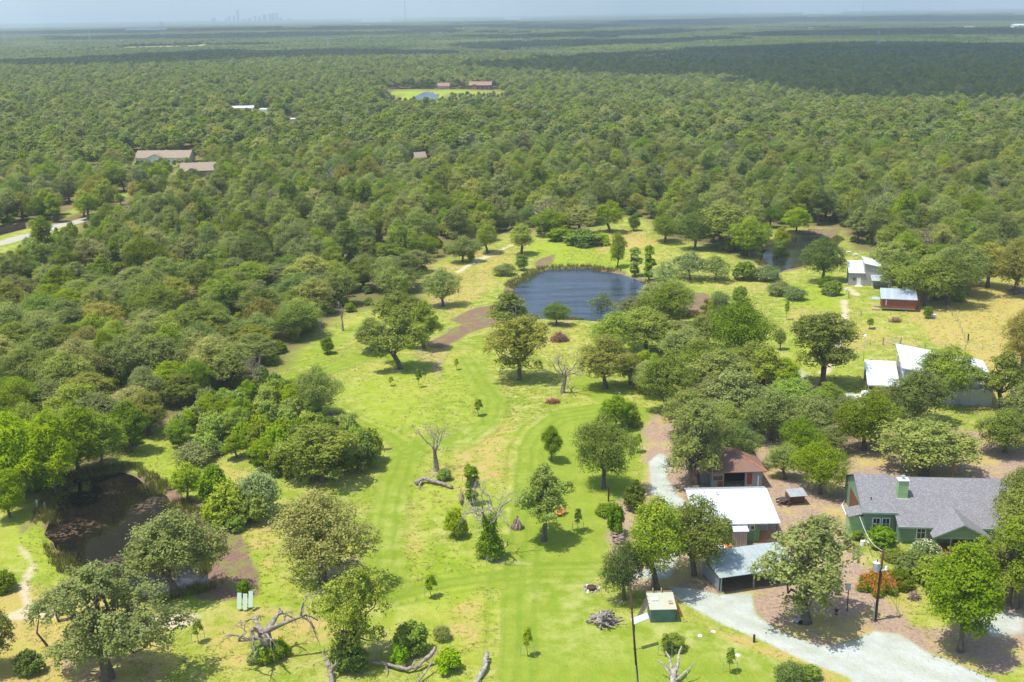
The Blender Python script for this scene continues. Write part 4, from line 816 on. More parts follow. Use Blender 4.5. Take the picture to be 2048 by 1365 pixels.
# ---- green house
def green_house():
    e = root('green_house', 1797, 1086, -5, 'long sage green house with grey shingle roof, chimney coloured as sunlit and front gable', 'house')
    p0 = e.location; s = mpp(p0); Wm = 16.5; D = 8.0; sl = 0.40; ez = 2.75; rz = ez+sl*D
    MB().box(0, Wm, 0, 2*D, -0.3, ez-0.05).build('wall', m_green, e)
    rf = MB().slab([(-0.35, -0.5, ez-0.2), (Wm+0.5, -0.5, ez-0.2), (Wm+0.5, D, rz), (-0.35, D, rz)], 0.16); rf.slab([(-0.35, D, rz), (Wm+0.5, D, rz), (Wm+0.5, 2*D+0.5, ez-0.2), (-0.35, 2*D+0.5, ez-0.2)], 0.16)
    rf.build('roof', m_shing, e); MB().prismx([(0, ez-0.05), (2*D, ez-0.05), (D, rz-0.17)], -0.001, 0.14).prismx([(0, ez-0.05), (2*D, ez-0.05), (D, rz-0.17)], Wm-0.14, Wm+0.001).build('gable_wall', m_green, e)
    MB().box(-0.4, Wm+0.5, -0.62, -0.5, ez-0.42, ez-0.17).build('gutter', m_trimg, e)
    # left wing: set back, its roof standing proud of the main roof
    wx0, wx1, wy = -4.3, -0.1, 1.9; up = 0.45
    MB().box(wx0, wx1, wy, 2*D-wy, -0.3, ez+wy*sl+up-0.35).build('wing_wall', m_green, e)
    z1 = ez+sl*(wy-0.4)+up-0.2; zr = rz+up
    MB().slab([(wx0-0.35, wy-0.4, z1), (wx1+0.12, wy-0.4, z1), (wx1+0.12, D, zr), (wx0-0.35, D, zr)], 0.16).slab([(wx0-0.35, D, zr), (wx1+0.12, D, zr), (wx1+0.12, 2*D-wy+0.4, z1), (wx0-0.35, 2*D-wy+0.4, z1)], 0.16).build('wing_roof', m_shing, e)
    MB().prismx([(wy, z1-0.2), (2*D-wy, z1-0.2), (D, zr-0.18)], wx0-0.002, wx0+0.12).prismx([(wy, z1-0.2), (2*D-wy, z1-0.2), (D, zr-0.18)], wx1-0.1, wx1+0.02).build('wing_gable_wall', m_green, e)
    MB().box(wx0-0.4, wx1+0.1, wy-0.52, wy-0.4, z1-0.22, z1+0.02).build('gutter', m_trimg, e)
    MB().box(wx0-0.05, wx0-0.004, wy+3.4, wy+8.8, 0.3, 3.3).build('brown_panel', m_brown, e)
    # small lean-to on the wing's left side
    MB().box(wx0-1.7, wx0, wy+0.4, wy+2.7, -0.3, 2.6).build('lean_to_wall', m_sunlit_green, e)
    MB().slab([(wx0-1.95, wy+0.1, 2.65), (wx0-0.002, wy+0.1, 3.15), (wx0-0.002, wy+3.0, 3.15), (wx0-1.95, wy+3.0, 2.65)], 0.12).build('lean_to_roof', m_shing, e)
    window(e, wx0+1.15, wy, 0.9, 1.1, 1.8, 2, 2, trim=0.13); window(e, wx0+2.4, wy, 0.9, 1.1, 1.8, 2, 2, trim=0.13)
    window(e, 2.15, 0, 0.6, 1.25, 1.9, 2, 2, trim=0.13); window(e, 4.2, 0, 0.9, 1.0, 1.5, 2, 2, trim=0.12)
    # porch under the front gable
    gx0, gx1, gy = 3.5, 10.9, -2.6; gm = (gx0+gx1)/2+0.1; gz0 = ez-0.55; gr = gz0+1.85; yb = (gr-ez+0.2)/sl-0.5
    MB().slab([(gx0, gy-0.25, gz0), (gm, gy-0.25, gr), (gm, yb, gr), (gx0, -0.5+(gz0-ez+0.2)/sl, gz0)], 0.14).slab([(gm, gy-0.25, gr), (gx1, gy-0.25, gz0), (gx1, -0.5+(gz0-ez+0.2)/sl, gz0), (gm, yb, gr)], 0.14).build('porch_roof', m_shing, e)
    MB().prism([(gx0+0.35, gz0+0.02), (gx1-0.35, gz0+0.02), (gm, gr-0.17)], gy, gy+0.12).build('porch_gable', m_green, e)
    tr = MB()
    for (x0, z0, x1, z1_) in ((gx0, gz0, gm, gr), (gm, gr, gx1, gz0)):
        tr.poly([(x0, gy-0.27, z0+0.02), (x1, gy-0.27, z1_+0.02), (x1, gy-0.27, z1_-0.2), (x0, gy-0.27, z0-0.2)])
    tr.build('barge_board', m_trimg, e); MB().box(gx0+0.3, gx1-0.3, gy-0.01, gy+0.14, gz0-0.25, gz0+0.02).build('porch_beam', m_trimg, e)
    for x in (gx0+0.4, gx0+2.3, gx1-2.2, gx1-0.5): MB().box(x, x+0.14, gy, gy+0.14, -0.3, gz0-0.25).build('post', m_trimg, e)
    MB().box(gx0+0.2, gx1-0.2, gy-0.3, -0.01, -0.3, 0.12).build('porch_floor', m_cedar, e)
    d = MB().box(7.0, 8.5, -0.06, -0.003, 0.13, 2.2).build('door', m_door, e); MB().box(7.12, 7.18, -0.1, -0.065, 1.05, 1.2).build('handle', m_galv, d)
    # chimney through the front slope
    cx, cy = 0.55, 4.3; zt = rz+1.0
    c = MB().box(cx, cx+1.3, cy, cy+1.1, ez+sl*cy-0.4, zt).build('chimney', m_sunlit_green, e)
    MB().box(cx-0.09, cx+1.39, cy-0.09, cy+1.19, zt, zt+0.12).build('chimney_cap', m_white, c)
    MB().cyl(cx+0.65, cy+0.55, zt+0.12, zt+0.5, 0.16, 10).cyl(cx+0.65, cy+0.55, zt+0.5, zt+0.6, 0.30, 12).build('flue', m_galv, c)
    MB().box(cx-0.12, cx+1.42, cy-0.14, cy-0.02, ez+sl*cy-0.22, ez+sl*cy-0.02).build('flashing', m_white, c)
    MB().cyl(-3.1, 3.6, ez+sl*3.6+up-0.1, ez+sl*3.6+up+0.25, 0.07, 8).build('vent_pipe', m_rubber, e)
green_house()
for pts, nm, lab in (([(1690,1000),(1684,1012),(1697,1040),(1700,1052),(1712,1070),(1735,1085),(1760,1098)], 'garden_edging', 'curved pale kerb edging the bed round the left end of the green house'),):
    m = MB(); P_ = [G(*q) for q in pts]; o0 = P_[0]
    for a, b in zip(P_[:-1], P_[1:]): m.bar((a-o0)+Vector((0, 0, 0.06)), (b-o0)+Vector((0, 0, 0.06)), 0.11, 6)
    o = m.build(nm, m_white, None, o0); tag(o, lab, 'edging')
# ---- white roofed cabin
def cabin():
    e = root('green_cabin', 1398, 1087, 1, 'green board cabin under a large plain white metal roof', 'cabin'); D = 8.2
    MB().box(0.3, 8.0, 0, D, -0.3, 2.9).build('wall', m_greenv, e)
    MB().slab([(-0.6, -0.55, 2.95), (10.6, -0.55, 2.95), (10.6, D-0.6, 4.35), (-0.6, D-0.6, 4.35)], 0.12).build('roof', m_roofw, e)
    MB().slab([(-0.6, D-0.595, 4.35), (10.6, D-0.595, 4.35), (10.6, D+0.8, 4.05), (-0.6, D+0.8, 4.05)], 0.12).build('rear_roof_strip', m_galv, e)
    MB().prismx([(0.0, 2.9), (D-0.6, 2.9), (D-0.6, 4.18), (0.0, 2.94)], 0.32, 7.98).build('gable_infill', m_greenv, e)
    MB().box(8.1, 9.9, 3.2, D-0.7, -0.2, 2.8).build('store_room', simple('pale_grey_board', (0.45, 0.45, 0.43), 0.7, 0.1), e)
    MB().box(8.0, 10.2, 0, D, -0.25, 0.06).build('porch_floor', m_orange, e)
    for x, y in ((10.2, 0.0), (10.2, D-1.0)): MB().box(x, x+0.13, y, y+0.13, -0.3, 3.0).build('post', m_brown, e)
    MB().box(8.01, 8.05, 0.5, 1.5, 0.06, 2.1).build('door', m_door, e); window(e, 6.05, 0, 1.75, 0.62, 0.75, 1, 1); window(e, 6.72, 0, 1.75, 0.62, 0.75, 1, 1)
    MB().box(4.3, 6.0, -1.5, -0.003, -0.3, 2.35).build('tin_closet', m_corr, e); MB().slab([(4.15, -1.7, 2.4), (6.2, -1.7, 2.4), (6.2, -0.003, 2.75), (4.15, -0.003, 2.75)], 0.07).build('closet_roof', m_roofw, e)
    MB().box(0.3, 4.1, -1.6, -0.02, -0.25, 0.10).build('deck', m_orange, e)
    MB().cyl(3.4, 6.2, 3.6, 4.7, 0.09, 8).cyl(3.4, 6.2, 4.7, 4.78, 0.16, 8).build('vent_pipe', m_white, e)
cabin()
# ---- carport
def carport():
    e = root('open_carport', 1441, 1185, 14, 'open-fronted carport with a pale grey-green metal roof beside the gravel', 'carport'); D = 5.4; Wd = 9.8
    MB().slab([(-0.5, -0.7, 2.35), (Wd+0.3, -0.7, 2.35), (Wd+0.3, D, 2.85), (-0.5, D, 2.85)], 0.08).build('roof', m_roofg, e)
    for x in (0, 4.3, 7.0, 9.3):
        for y in (0, D-0.8): MB().box(x, x+0.15, y, y+0.15, -0.4, 2.36+0.07*y).build('post', m_trimg, e)
    MB().box(-0.2, -0.1, 0.2, D-0.3, -0.3, 1.9).build('side_wall', m_greyw, e); MB().box(0.3, Wd, D-0.55, D-0.45, -0.3, 2.6).build('back_wall', m_brown, e)
    MB().box(0.0, Wd, -0.08, -0.01, 2.12, 2.25).build('beam', m_trimg, e)
    MB().box(-0.3, Wd, -0.1, D-0.6, -0.2, 0.05).build('floor', m_earth, e)
carport()
# ---- rusty barn
def barn():
    e = root('rusty_roofed_barn', 1422, 977, 2, 'old grey board barn with a low rusty hip roof', 'barn'); Wd, D = 7.6, 9.5; ez, rz = 2.7, 4.0
    x0, x1, y0, y1 = -2.4, Wd+0.5, -0.6, D+0.5; ra, rb = (0.8, D*0.45), (Wd-3.4, D*0.45)
    r = MB(); A = [(x0, y0, ez), (x1, y0, ez), (x1, y1, ez), (x0, y1, ez)]; ra3 = (ra[0], ra[1], rz); rb3 = (rb[0], rb[1], rz)
    r.slab([A[0], A[1], rb3, ra3], 0.1).slab([A[1], A[2], rb3], 0.1).slab([A[2], A[3], ra3, rb3], 0.1).slab([A[3], A[0], ra3], 0.1); r.build('roof', m_rust, e)
    MB().bar((x1, y0, ez+0.03), (rb[0], rb[1], rz+0.03), 0.12).bar(ra3, rb3, 0.12).bar((x1, y1, ez+0.03), rb3, 0.1).build('ridge_cap', m_rustcap, e)
    MB().box(0, 1.9, 0, 0.14, -0.3, ez-0.05).box(5.0, Wd, 0, 0.14, -0.3, ez-0.05).box(0, 0.14, 0.142, D, -0.3, ez-0.05).box(Wd-0.14, Wd, 0.142, D, -0.3, ez-0.05).box(0.142, Wd-0.142, D-0.14, D, -0.3, ez-0.05).build('wall', m_greyw, e)
    MB().box(0.2, Wd-0.2, 2.6, 2.7, -0.2, ez-0.1).build('opening_shade', m_shade, e); MB().box(-2.1, -0.02, 1.8, D-1.5, -0.3, 2.2).build('side_shed', m_greyw, e)  # near-black sheet behind the barn opening paints the shade inside
    window(e, 0.15, 0, 1.15, 1.6, 0.9, 1, 1, frame=m_wood); d = MB().box(0.95, 1.75, -0.05, -0.002, -0.1, 1.1).build('door', m_door, e); MB().box(5.3, 6.05, -0.05, -0.002, 0.5, 2.3).build('shutter', m_door, e)
    MB().box(6.9, 7.1, -0.06, -0.001, 0.2, 1.8).build('weather_patch', m_white, e)
barn()
# ---- small box shed
def shed():
    e = root('box_shed', 1301, 1246, 1, 'small grey-green box shed with a flat mossy roof and planks leaning on it', 'shed')
    MB().box(0, 2.85, 0, 2.6, -0.3, 1.75).build('wall', m_shedg, e); MB().slab([(-0.15, -0.2, 1.80), (3.0, -0.2, 1.80), (3.0, 3.0, 2.25), (-0.15, 3.0, 2.25)], 0.08).build('roof', m_shedr, e)
    MB().prismx([(0, 1.75), (2.6, 1.75), (2.6, 2.11)], 0.02, 2.83).build('upper_wall', m_shedg, e); 
    w = MB().box(0.25, 1.0, 1.3, 1.95, 2.02, 2.22).build('roof_hatch', m_white, e)
    MB().box(-0.1, 2.9, 3.05, 3.15, 2.1, 2.35).box(0.6, 0.7, 2.9, 3.2, 2.0, 2.75).box(1.6, 1.7, 2.9, 3.2, 2.0, 2.75).build('back_rail', m_wood, e)
    MB().box(2.2, 2.7, 0.7, 1.9, 2.02, 2.03).build('roof_patch', m_wood, e)
    for k, (x, y, dx) in enumerate(((-0.2, 0.9, -1.2), (-0.2, 1.4, -1.1), (-0.2, 2.0, -0.9), (3.05, 1.2, 0.8), (3.05, 2.2, 0.5))):
        p = MB(); p.box(-0.13, 0.13, -0.03, 0.03, 0, 2.4); o = p.build('leaning_plank', deadwood if dx < 0 else m_orange, None, e.location+Vector((x+dx, y, 0.0))); o.rotation_euler = (0, -math.atan2(dx, 2.0), 0.1*k)
        tag(o, ['weathered plank leaning on the shed, first from the front at left', 'weathered plank leaning on the shed, middle of the left side', 'weathered plank leaning on the shed at its back left', 'orange plank leaning on the right side of the shed', 'orange plank at the back right of the shed'][k], 'plank', 'planks leaning on the box shed')
shed()
# ---- metal workshop
def workshop():
    e = root('metal_workshop', 1804, 803, -14, 'large pale metal workshop with steep white roof and open bay at its left', 'workshop'); Wd, D = 15.0, 15.0; zl, zr = 6.2, 3.9
    MB().prism([(0, -0.3), (Wd, -0.3), (Wd, zr), (0, zl)], 0, D).build('wall', m_metalw, e)
    MB().slab([(-0.5, -0.5, zl+0.2), (Wd+0.4, -0.5, zr+0.05), (Wd+0.4, D+0.4, zr+0.05), (-0.5, D+0.4, zl+0.2)], 0.12).build('roof', m_roofw, e)
    for k in range(4): window(e, -0.002, 2.0+k*3.6, zl-1.7, 1.8, 0.9, 1, 1, face='l')
    MB().box(Wd-5.3, Wd-1.0, -0.05, -0.002, -0.1, 3.0).build('roller_door', m_metalw, e); MB().box(Wd-5.6, Wd-0.7, -0.9, -0.003, 3.15, 3.25).build('awning', m_galv, e); MB().box(7.0, 8.2, -0.05, -0.002, 0, 2.2).build('door', m_white, e)
    MB().slab([(-6.2, -1.2, 3.2), (-0.6, -1.2, 3.2), (-0.6, D-3.5, 4.0), (-6.2, D-3.5, 4.0)], 0.14).build('canopy_roof', m_roofw, e)
    MB().box(-6.2, -0.6, -1.25, -1.2, 2.95, 3.2).build('canopy_fascia', m_white, e)
    for x, y in ((-6.1, -1.1), (-6.1, 5.0), (-6.1, D-4.0), (-0.9, -1.1)): MB().box(x, x+0.14, y, y+0.14, -0.4, 3.1+0.05*max(y, 0)).build('post', m_galv, e)
    MB().box(-6.0, -0.1, D-4.2, D-4.1, -0.3, 3.2).build('canopy_back_wall', m_greywd, e); MB().box(-5.3, -1.5, 0.8, 1.0, -0.2, 2.2).build('brick_panel', m_cedar, e)
workshop()
# ---- red cabin on wheels
def tiny():
    e = root('red_wheeled_cabin', 1762, 622, -14, 'small red cabin on a trailer chassis with a blue-grey metal roof', 'cabin'); Wd, D = 7.6, 4.2
    MB().prismx([(0, 0.75), (D, 0.75), (D, 4.3), (0, 3.0)], 0, Wd).build('wall', m_redw, e)
    MB().slab([(-0.25, -0.3, 3.0), (Wd+0.25, -0.3, 3.0), (Wd+0.25, D+0.3, 4.45), (-0.25, D+0.3, 4.45)], 0.1).build('roof', m_roofb, e)
    MB().box(0.1, Wd-0.1, 0.1, D-0.1, 0.5, 0.73).box(-1.5, 0.1, D/2-0.08, D/2+0.08, 0.5, 0.65).build('chassis', m_galv, e)
    for x in (3.2, 4.3):
        for y in (0.15, D-0.4):
            w = MB(); n = 14; w.prism([(x+0.42*math.cos(i*2*math.pi/n), 0.42+0.42*math.sin(i*2*math.pi/n)) for i in range(n)], y, y+0.25); w.build('wheel', m_rubber, e)
    MB().box(0.9, 1.1, -0.03, -0.002, 1.4, 2.7).build('white_strip', m_white, e); MB().box(Wd+0.002, Wd+0.08, 0.9, 1.9, 0.8, 2.9).build('door', m_orange, e)
    MB().box(Wd+0.1, Wd+0.9, D-1.6, D-1.5, 0, 3.1).build('end_screen', m_cedar, e); MB().box(-2.0, -0.3, 0.2, 2.5, 0.1, 0.28).build('side_deck', m_wood, e)
    MB().slab([(-2.1, 2.5, 2.1), (-0.26, 2.5, 2.1), (-0.26, 3.9, 2.35), (-2.1, 3.9, 2.35)], 0.06).build('side_awning', m_roofb, e)
tiny()
# ---- grey house by the small pond
def greyhouse():
    e = root('grey_and_white_house', 1697, 571, -12, 'two-part grey house with two white lean-to roofs near the small pond', 'house'); s = mpp(e.location)
    MB().prismx([(0, -0.3), (6.5, -0.3), (6.5, 4.9), (0, 3.3)], 0, 3.7).build('wall', m_greywall, e); MB().slab([(-0.2, -0.3, 3.35), (3.9, -0.3, 3.35), (3.9, 6.8, 5.1), (-0.2, 6.8, 5.1)], 0.12).build('roof', m_roofw, e)
    MB().box(-0.02, -0.002, 0.0, 6.5, -0.3, 3.2).build('side_cladding', m_greywd, e)
    MB().prism([(3.703, -0.3), (10.5, -0.3), (10.5, 4.2), (3.703, 5.6)], 0.05, 8.2).build('tall_wall', m_greywall, e); MB().slab([(3.5, -0.3, 5.9), (10.9, -0.3, 4.35), (10.9, 8.6, 4.35), (3.5, 8.6, 5.9)], 0.12).build('tall_roof', m_roofw, e)
    d = MB().box(2.0, 2.95, -0.05, -0.002, 0, 2.1).build('door', m_white, e); window(e, 0.85, 0, 1.2, 0.9, 0.9, 1, 2, frame=m_greywall)
    MB().box(3.703, 3.705, 0, 0.1, 0, 0.1).build('corner_trim', m_white, e); MB().slab([(5.2, -3.6, 2.2), (9.6, -3.6, 2.2), (9.6, 0.04, 2.9), (5.2, 0.04, 2.9)], 0.07).build('patio_roof', m_roofg, e)
    for x in (5.3, 9.4): MB().box(x, x+0.12, -3.5, -3.38, -0.3, 2.2).build('post', m_white, e)
    MB().box(1.6, 3.3, -1.3, -0.06, -0.2, 0.1).build('door_step', m_white, e)
greyhouse()
def simplehouse(name, px, py, yaw, Wd, D, ez, rz, wall, roof, label, wins=3, front_gable=None, cat='house'):
    e = root(name, px, py, yaw, label, cat)
    MB().prismx([(0, -0.4), (D, -0.4), (D, ez), (D/2, rz-0.1), (0, ez)], 0, Wd).build('wall', wall, e)
    sl = (rz-ez)/(D/2)
    MB().slab([(-0.4, -0.5, ez-0.5*sl+0.05), (Wd+0.4, -0.5, ez-0.5*sl+0.05), (Wd+0.4, D/2, rz+0.05), (-0.4, D/2, rz+0.05)], 0.14).slab([(-0.4, D/2, rz+0.05), (Wd+0.4, D/2, rz+0.05), (Wd+0.4, D+0.5, ez-0.5*sl+0.05), (-0.4, D+0.5, ez-0.5*sl+0.05)], 0.14).build('roof', roof, e)
    for k in range(wins): window(e, Wd*(k+0.4)/wins, 0, 0.9, 1.2, 1.2, 2, 1)
    MB().box(Wd*0.45, Wd*0.45+1.0, -0.05, -0.002, 0, 2.1).build('door', m_door, e)
    if front_gable:
        a, b, out_, mw = front_gable; m = (a+b)/2; h = min((b-a)/2*0.42, rz-ez); ye = (ez+h-ez)/sl
        MB().slab([(a, -out_, ez), (m, -out_, ez+h), (m, ye, ez+h), (a, 0, ez)], 0.1).slab([(m, -out_, ez+h), (b, -out_, ez), (b, 0, ez), (m, ye, ez+h)], 0.1).build('front_gable_roof', roof, e)
        MB().prism([(a+0.3, -0.3), (b-0.3, -0.3), (b-0.3, ez-0.05), (m, ez+h-0.2), (a+0.3, ez-0.05)], -out_+0.3, -0.003).build('front_gable_wall', mw, e)
    return e
simplehouse('white_gabled_house', 272, 330, -2, 26, 10, 3.4, 6.2, m_white, m_tansh, 'long house with tan roof and bright white front gable among the far left trees', 4, (6, 15, 3, m_white))
simplehouse('tan_roofed_house', 362, 356, 12, 17, 10, 3.0, 5.8, m_tansh, m_tansh, 'tan-roofed house half hidden by trees right below the white-gabled one', 3, (2, 8, 3, m_wood))
simplehouse('small_tan_house', 832, 330, 20, 5.0, 5, 3.5, 5.5, simple('tan_wall', (0.5, 0.38, 0.28), 0.8), m_tansh, 'tiny tan building sunk in the wood above the large pond', 1)
simplehouse('teal_walled_house', -18, 352, 0, 9, 6, 3.0, 4.6, simple('teal_wall', (0.2, 0.5, 0.45), 0.7), m_white, 'teal-walled building cut by the left edge of the photo', 2)
simplehouse('small_brick_house', 876, 180.5, 3, 11, 8, 4.0, 6.5, simple('pale_brick', (0.5, 0.34, 0.27), 0.8), m_redsh, 'smaller red-roofed brick house behind the distant pond', 2)
e = simplehouse('large_brick_house', 938, 180, -4, 22, 12, 4.4, 7.4, simple('brick_dark', (0.16, 0.075, 0.065), 0.8, 0.3), m_redsh, 'larger red-roofed house with dark front right of the distant pond', 5, (3, 8, 1.5, m_cedar))
m_far = simple('far_white', (0.75, 0.76, 0.76), 0.5, 0.05)
for k, (px, py, Wd, yaw, lab, mt) in enumerate(((463, 227, 16, 5, 'long white-roofed barn in the upper left wood, left of a pair', m_roofw), (520, 229, 9, -25, 'short white-roofed barn in the upper left wood, right of a pair', m_roofw), (583, 250, 7, 10, 'little white roof alone in the upper left wood', m_roofw),
        (1127, 94, 22, 0, 'white building alone in the far central forest', m_roofw), (2028, 57, 60, 0, 'long white building at the far right edge below the horizon', m_roofw), (1930, 60, 30, 0, 'pale farm building left of the long white one at far right', m_tansh),
        (722, 44.5, 260, 0, 'white warehouse on the horizon plain at centre left', m_roofw), (1010, 40, 150, 0, 'small white warehouse on the horizon plain at centre', m_roofw), (1870, 21.5, 420, 0, 'long white warehouse row on the horizon at right', m_roofw), (250, 66, 170, 0, 'long pale building line on the left horizon plain', m_roofw),
        (1610, 29.5, 330, 0, 'white warehouse on the horizon above the right forest', m_roofw), (540, 58, 60, 0, 'white sheds on the pale ridge under the skyline', m_roofw), (1480, 26.5, 140, 0, 'white hall on the horizon right of centre', m_roofw))):
    hh = 2.6 if k < 3 else (4.0 if Wd < 100 else 12); e = root('white_building' if mt is m_roofw else 'farm_building', px, py, yaw, lab, 'building')
    if k < 6: e.location.z += 1.0 if k in (0, 1, 2, 3) else 5
    if k < 6: MB().box(-0.0, Wd, 0, Wd*0.5, -9, hh).build('wall', m_far, e)
    else: MB().box(0, Wd, 0, 70, -6, hh).build('wall', m_far, e)
    dd = Wd*0.5 if k < 6 else 70
    MB().prismx([(-0.6, hh+0.003), (dd+0.6, hh+0.003), (dd/2, hh+dd*(0.16 if k < 6 else 0.05))], -0.5, Wd+0.5).build('roof', mt, e)
# ================================================================ FENCES, POLES, YARD THINGS
def P3(px, py, dz=0): v = G(px, py); v.z += dz; return v
# brown board fence by the gravel road
a, b = G(-12, 474), G(52, 457); d = b-a; e = empty('board_fence', a, math.atan2(d.y, d.x)); tag(e, 'solid brown board fence along the gravel road at far left', 'fence')
L = d.length; MB().box(0, L, -0.03, 0.03, 0.05, 2.3).build('boards', striped('fence_boards', (0.17, 0.10, 0.10), (0.07, 0.04, 0.04), 0.35, 'X', 0.85), e)
for k in range(int(L/3)+1): MB().box(k*3-0.06, k*3+0.06, 0.035, 0.15, -0.3, 2.4).build('post', m_brown, e)
# wire fence behind the workshop and its gate
def wire_fence(pts, label, spacing=3.5, h=1.2, name='wire_fence', grp=None):
    P_ = [G(*q) for q in pts]; o0 = P_[0]; e = empty(name, o0); tag(e, label, 'fence', grp); w = MB()
    for p, q in zip(P_[:-1], P_[1:]):
        n = max(1, int((q-p).length/spacing))
        for k in range(n+1):
            c = p.lerp(q, k/n)-o0; c.z = float(gz(np.array([c.x+o0.x]), np.array([c.y+o0.y]))[0])-o0.z
            MB().bar((c.x, c.y, c.z-0.2), (c.x, c.y, c.z+h), 0.05).build('post', deadwood, e)
        for z in (0.35, 0.75, 1.12): w.bar((p-o0)+Vector((0, 0, z)), (q-o0)+Vector((0, 0, z)), 0.012, 3)
    w.build('wire', m_galv, e)
wire_fence([(1690,700),(1740,692),(1766,690)], 'wire fence left of the grey gate behind the workshop'); wire_fence([(1799,692),(1850,698),(1930,702),(2000,700)], 'wire fence right of the grey gate behind the workshop')
wire_fence([(1895,620),(1915,645),(1934,690)], 'wire fence running down the dry field at right', 4)
a = G(1767, 691); e = empty('farm_gate', a, 0); tag(e, 'grey tubular farm gate behind the workshop', 'gate'); g = MB(); wd = 33*mpp(a)
for z in (0.25, 0.55, 0.85, 1.15, 1.4): g.bar((0, 0, z), (wd, 0, z), 0.03)
for x in (0.02, wd*0.5, wd-0.02): g.bar((x, 0, 0.22), (x, 0, 1.43), 0.035)
g.build('gate_frame', m_galv, e)
for x in (-0.15, wd+0.15): MB().bar((x, 0, -0.3), (x, 0, 1.7), 0.09).build('gate_post', deadwood, e)
def pole(name, base, top_py, lean_px, r, mat, label, cat='pole'):
    p = G(*base); h = hof(p, top_py); e = empty(name, p); tag(e, label, cat); dx = lean_px*mpp(p); MB().bar((0, 0, -0.5), (dx, 0, h), r, 10, r*0.7).build('pole', mat, e, smooth_=True); return e, h, dx
# transformer pole
e, h, dx = pole('transformer_pole', (1750, 1241), 1098, 5, 0.17, m_pole, 'dark utility pole carrying a grey transformer by the flower bed', 'utility pole')
s = h/143.0; c = MB().cyl(dx*0.75-0.62, -0.1, h*0.70, h*0.70+1.05, 0.37, 16).build('transformer_can', m_galv, e, smooth_=False); MB().cyl(dx*0.75-0.62, -0.1, h*0.70+1.05, h*0.70+1.15, 0.40, 16, 0.25).build('lid', m_white, c); MB().cyl(dx*0.75-0.55, -0.1, h*0.70+1.15, h*0.70+1.45, 0.06, 8).build('bushing', m_rubber, c)
MB().box(dx*0.75-0.3, dx*0.75, -0.08, 0.08, h*0.73, h*0.77).build('bracket', m_galv, e); MB().box(0.15, 0.5, -0.15, 0.1, h*0.70, h*0.72).cyl(0.75, -0.05, h*0.715, h*0.76, 0.22, 10, 0.12).bar((0.3, 0, h*0.7), (0.7, 0, h*0.73), 0.04).build('yard_light', m_white, e)
MB().box(-0.24, -0.12, -0.1, 0.05, 0.1, 2.4).build('cable_cover', m_galv, e)
w = MB(); pa = Vector((dx, 0, h-0.3)); pb = P3(1716, 1078, 3.2)-e.location
prev = pa
for k in range(1, 13):
    u = k/12; q = pa.lerp(pb, u); q.z -= 1.0*math.sin(math.pi*u); w.bar(prev, q, 0.035, 4); prev = q
w.build('service_cable', m_white, e)
for q in ((1793, 1195), (1800, 1193)): MB().bar(pa-Vector((0, 0, 1.5)), G(*q)-e.location, 0.022, 4).build('guy_wire', m_galv, e)
# meter pole and lamp pole with panel
e, h, dx = pole('meter_pole', (1694, 1222), 1168, 0, 0.07, m_pole, 'thin post holding a pale grey meter box beside the thin oak', 'post'); MB().box(-0.38, 0.2, -0.2, 0.05, h-0.75, h).build('meter_box', m_galv, e)
e, h, dx = pole('long_bare_pole', (1278, 1392), 1168, -22, 0.13, m_pole, 'tall thin brown pole rising from the bottom edge left of the box shed', 'pole')
p = G(1278, 1392); MB().bar((-0.02, -0.2, -0.3), (-0.45, -0.2, 3.6), 0.06).build('conduit', m_galv, e)
e = empty('solar_panel', G(1268, 1300)); hh = hof(e.location, 1245); tag(e, 'small tilted pale solar panel mounted on a post beside the long bare pole', 'solar panel')
MB().bar((0, 0, -0.3), (0, 0, hh), 0.06).build('post', m_pole, e); q = MB().slab([(-0.2, -0.35, hh-0.1), (1.7, 0.55, hh+0.15), (1.5, 1.15, hh+0.55), (-0.4, 0.25, hh+0.3)], 0.06).build('panel', simple('panel_glass', (0.55, 0.60, 0.66), 0.25, 0.1), e)
# yard light behind the workshop
e, h, dx = pole('yard_lamp', (1727, 722), 672, -1, 0.06, m_galv, 'slender yard lamp with a white head behind the workshop canopy', 'lamp'); MB().cyl(dx+0.1, 0, h-0.05, h+0.25, 0.35, 12, 0.2).build('lamp_head', m_white, e)
# posts
for k, (px, py, top, lab) in enumerate(((1936, 682, 668, 'short dark post in the dry field at right'), (1508, 1285, 1270, 'small dark stake in the lawn by the gravel drive'), (1217, 1003, 975, 'thin dark post under the dark oak at the lawn edge'), (1904, 962, 925, 'rusty post behind the green house roof'), (1722, 633, 622, 'pale stake in the grass below the grey house'), (75, 1015, 1000, 'white topped stake at the left end of the brown pond'), (90, 1018, 1005, 'grey stake left of the brown pond'), (1697, 597, 583, 'wooden stake left of the grey house path'), (1768, 600, 590, 'short dark fence stub left of the red cabin'))):
    p = G(px, py); h = max(0.7, hof(p, top)); o = MB().box(-0.11, 0.11, -0.11, 0.11, -0.3, h).build('wooden_post', [m_pole, m_pole, m_pole, m_rustcap, m_wood, m_white, m_galv, m_wood, m_pole][k], None, p); tag(o, lab, 'post', 'posts standing in the grass')
# two dark posts with a rail by the lawn edge
e = empty('hitching_rail', G(1236, 938)); tag(e, 'two dark upright timbers with ivy right of the dark oak', 'timber frame'); 
for x in (0, 0.5): MB().box(x, x+0.2, 0, 0.2, -0.2, 2.3-x*0.8).build('upright', m_pole, e)
MB().box(0.2, 0.5, 0.05, 0.15, 0.9, 1.05).build('rail', m_pole, e)
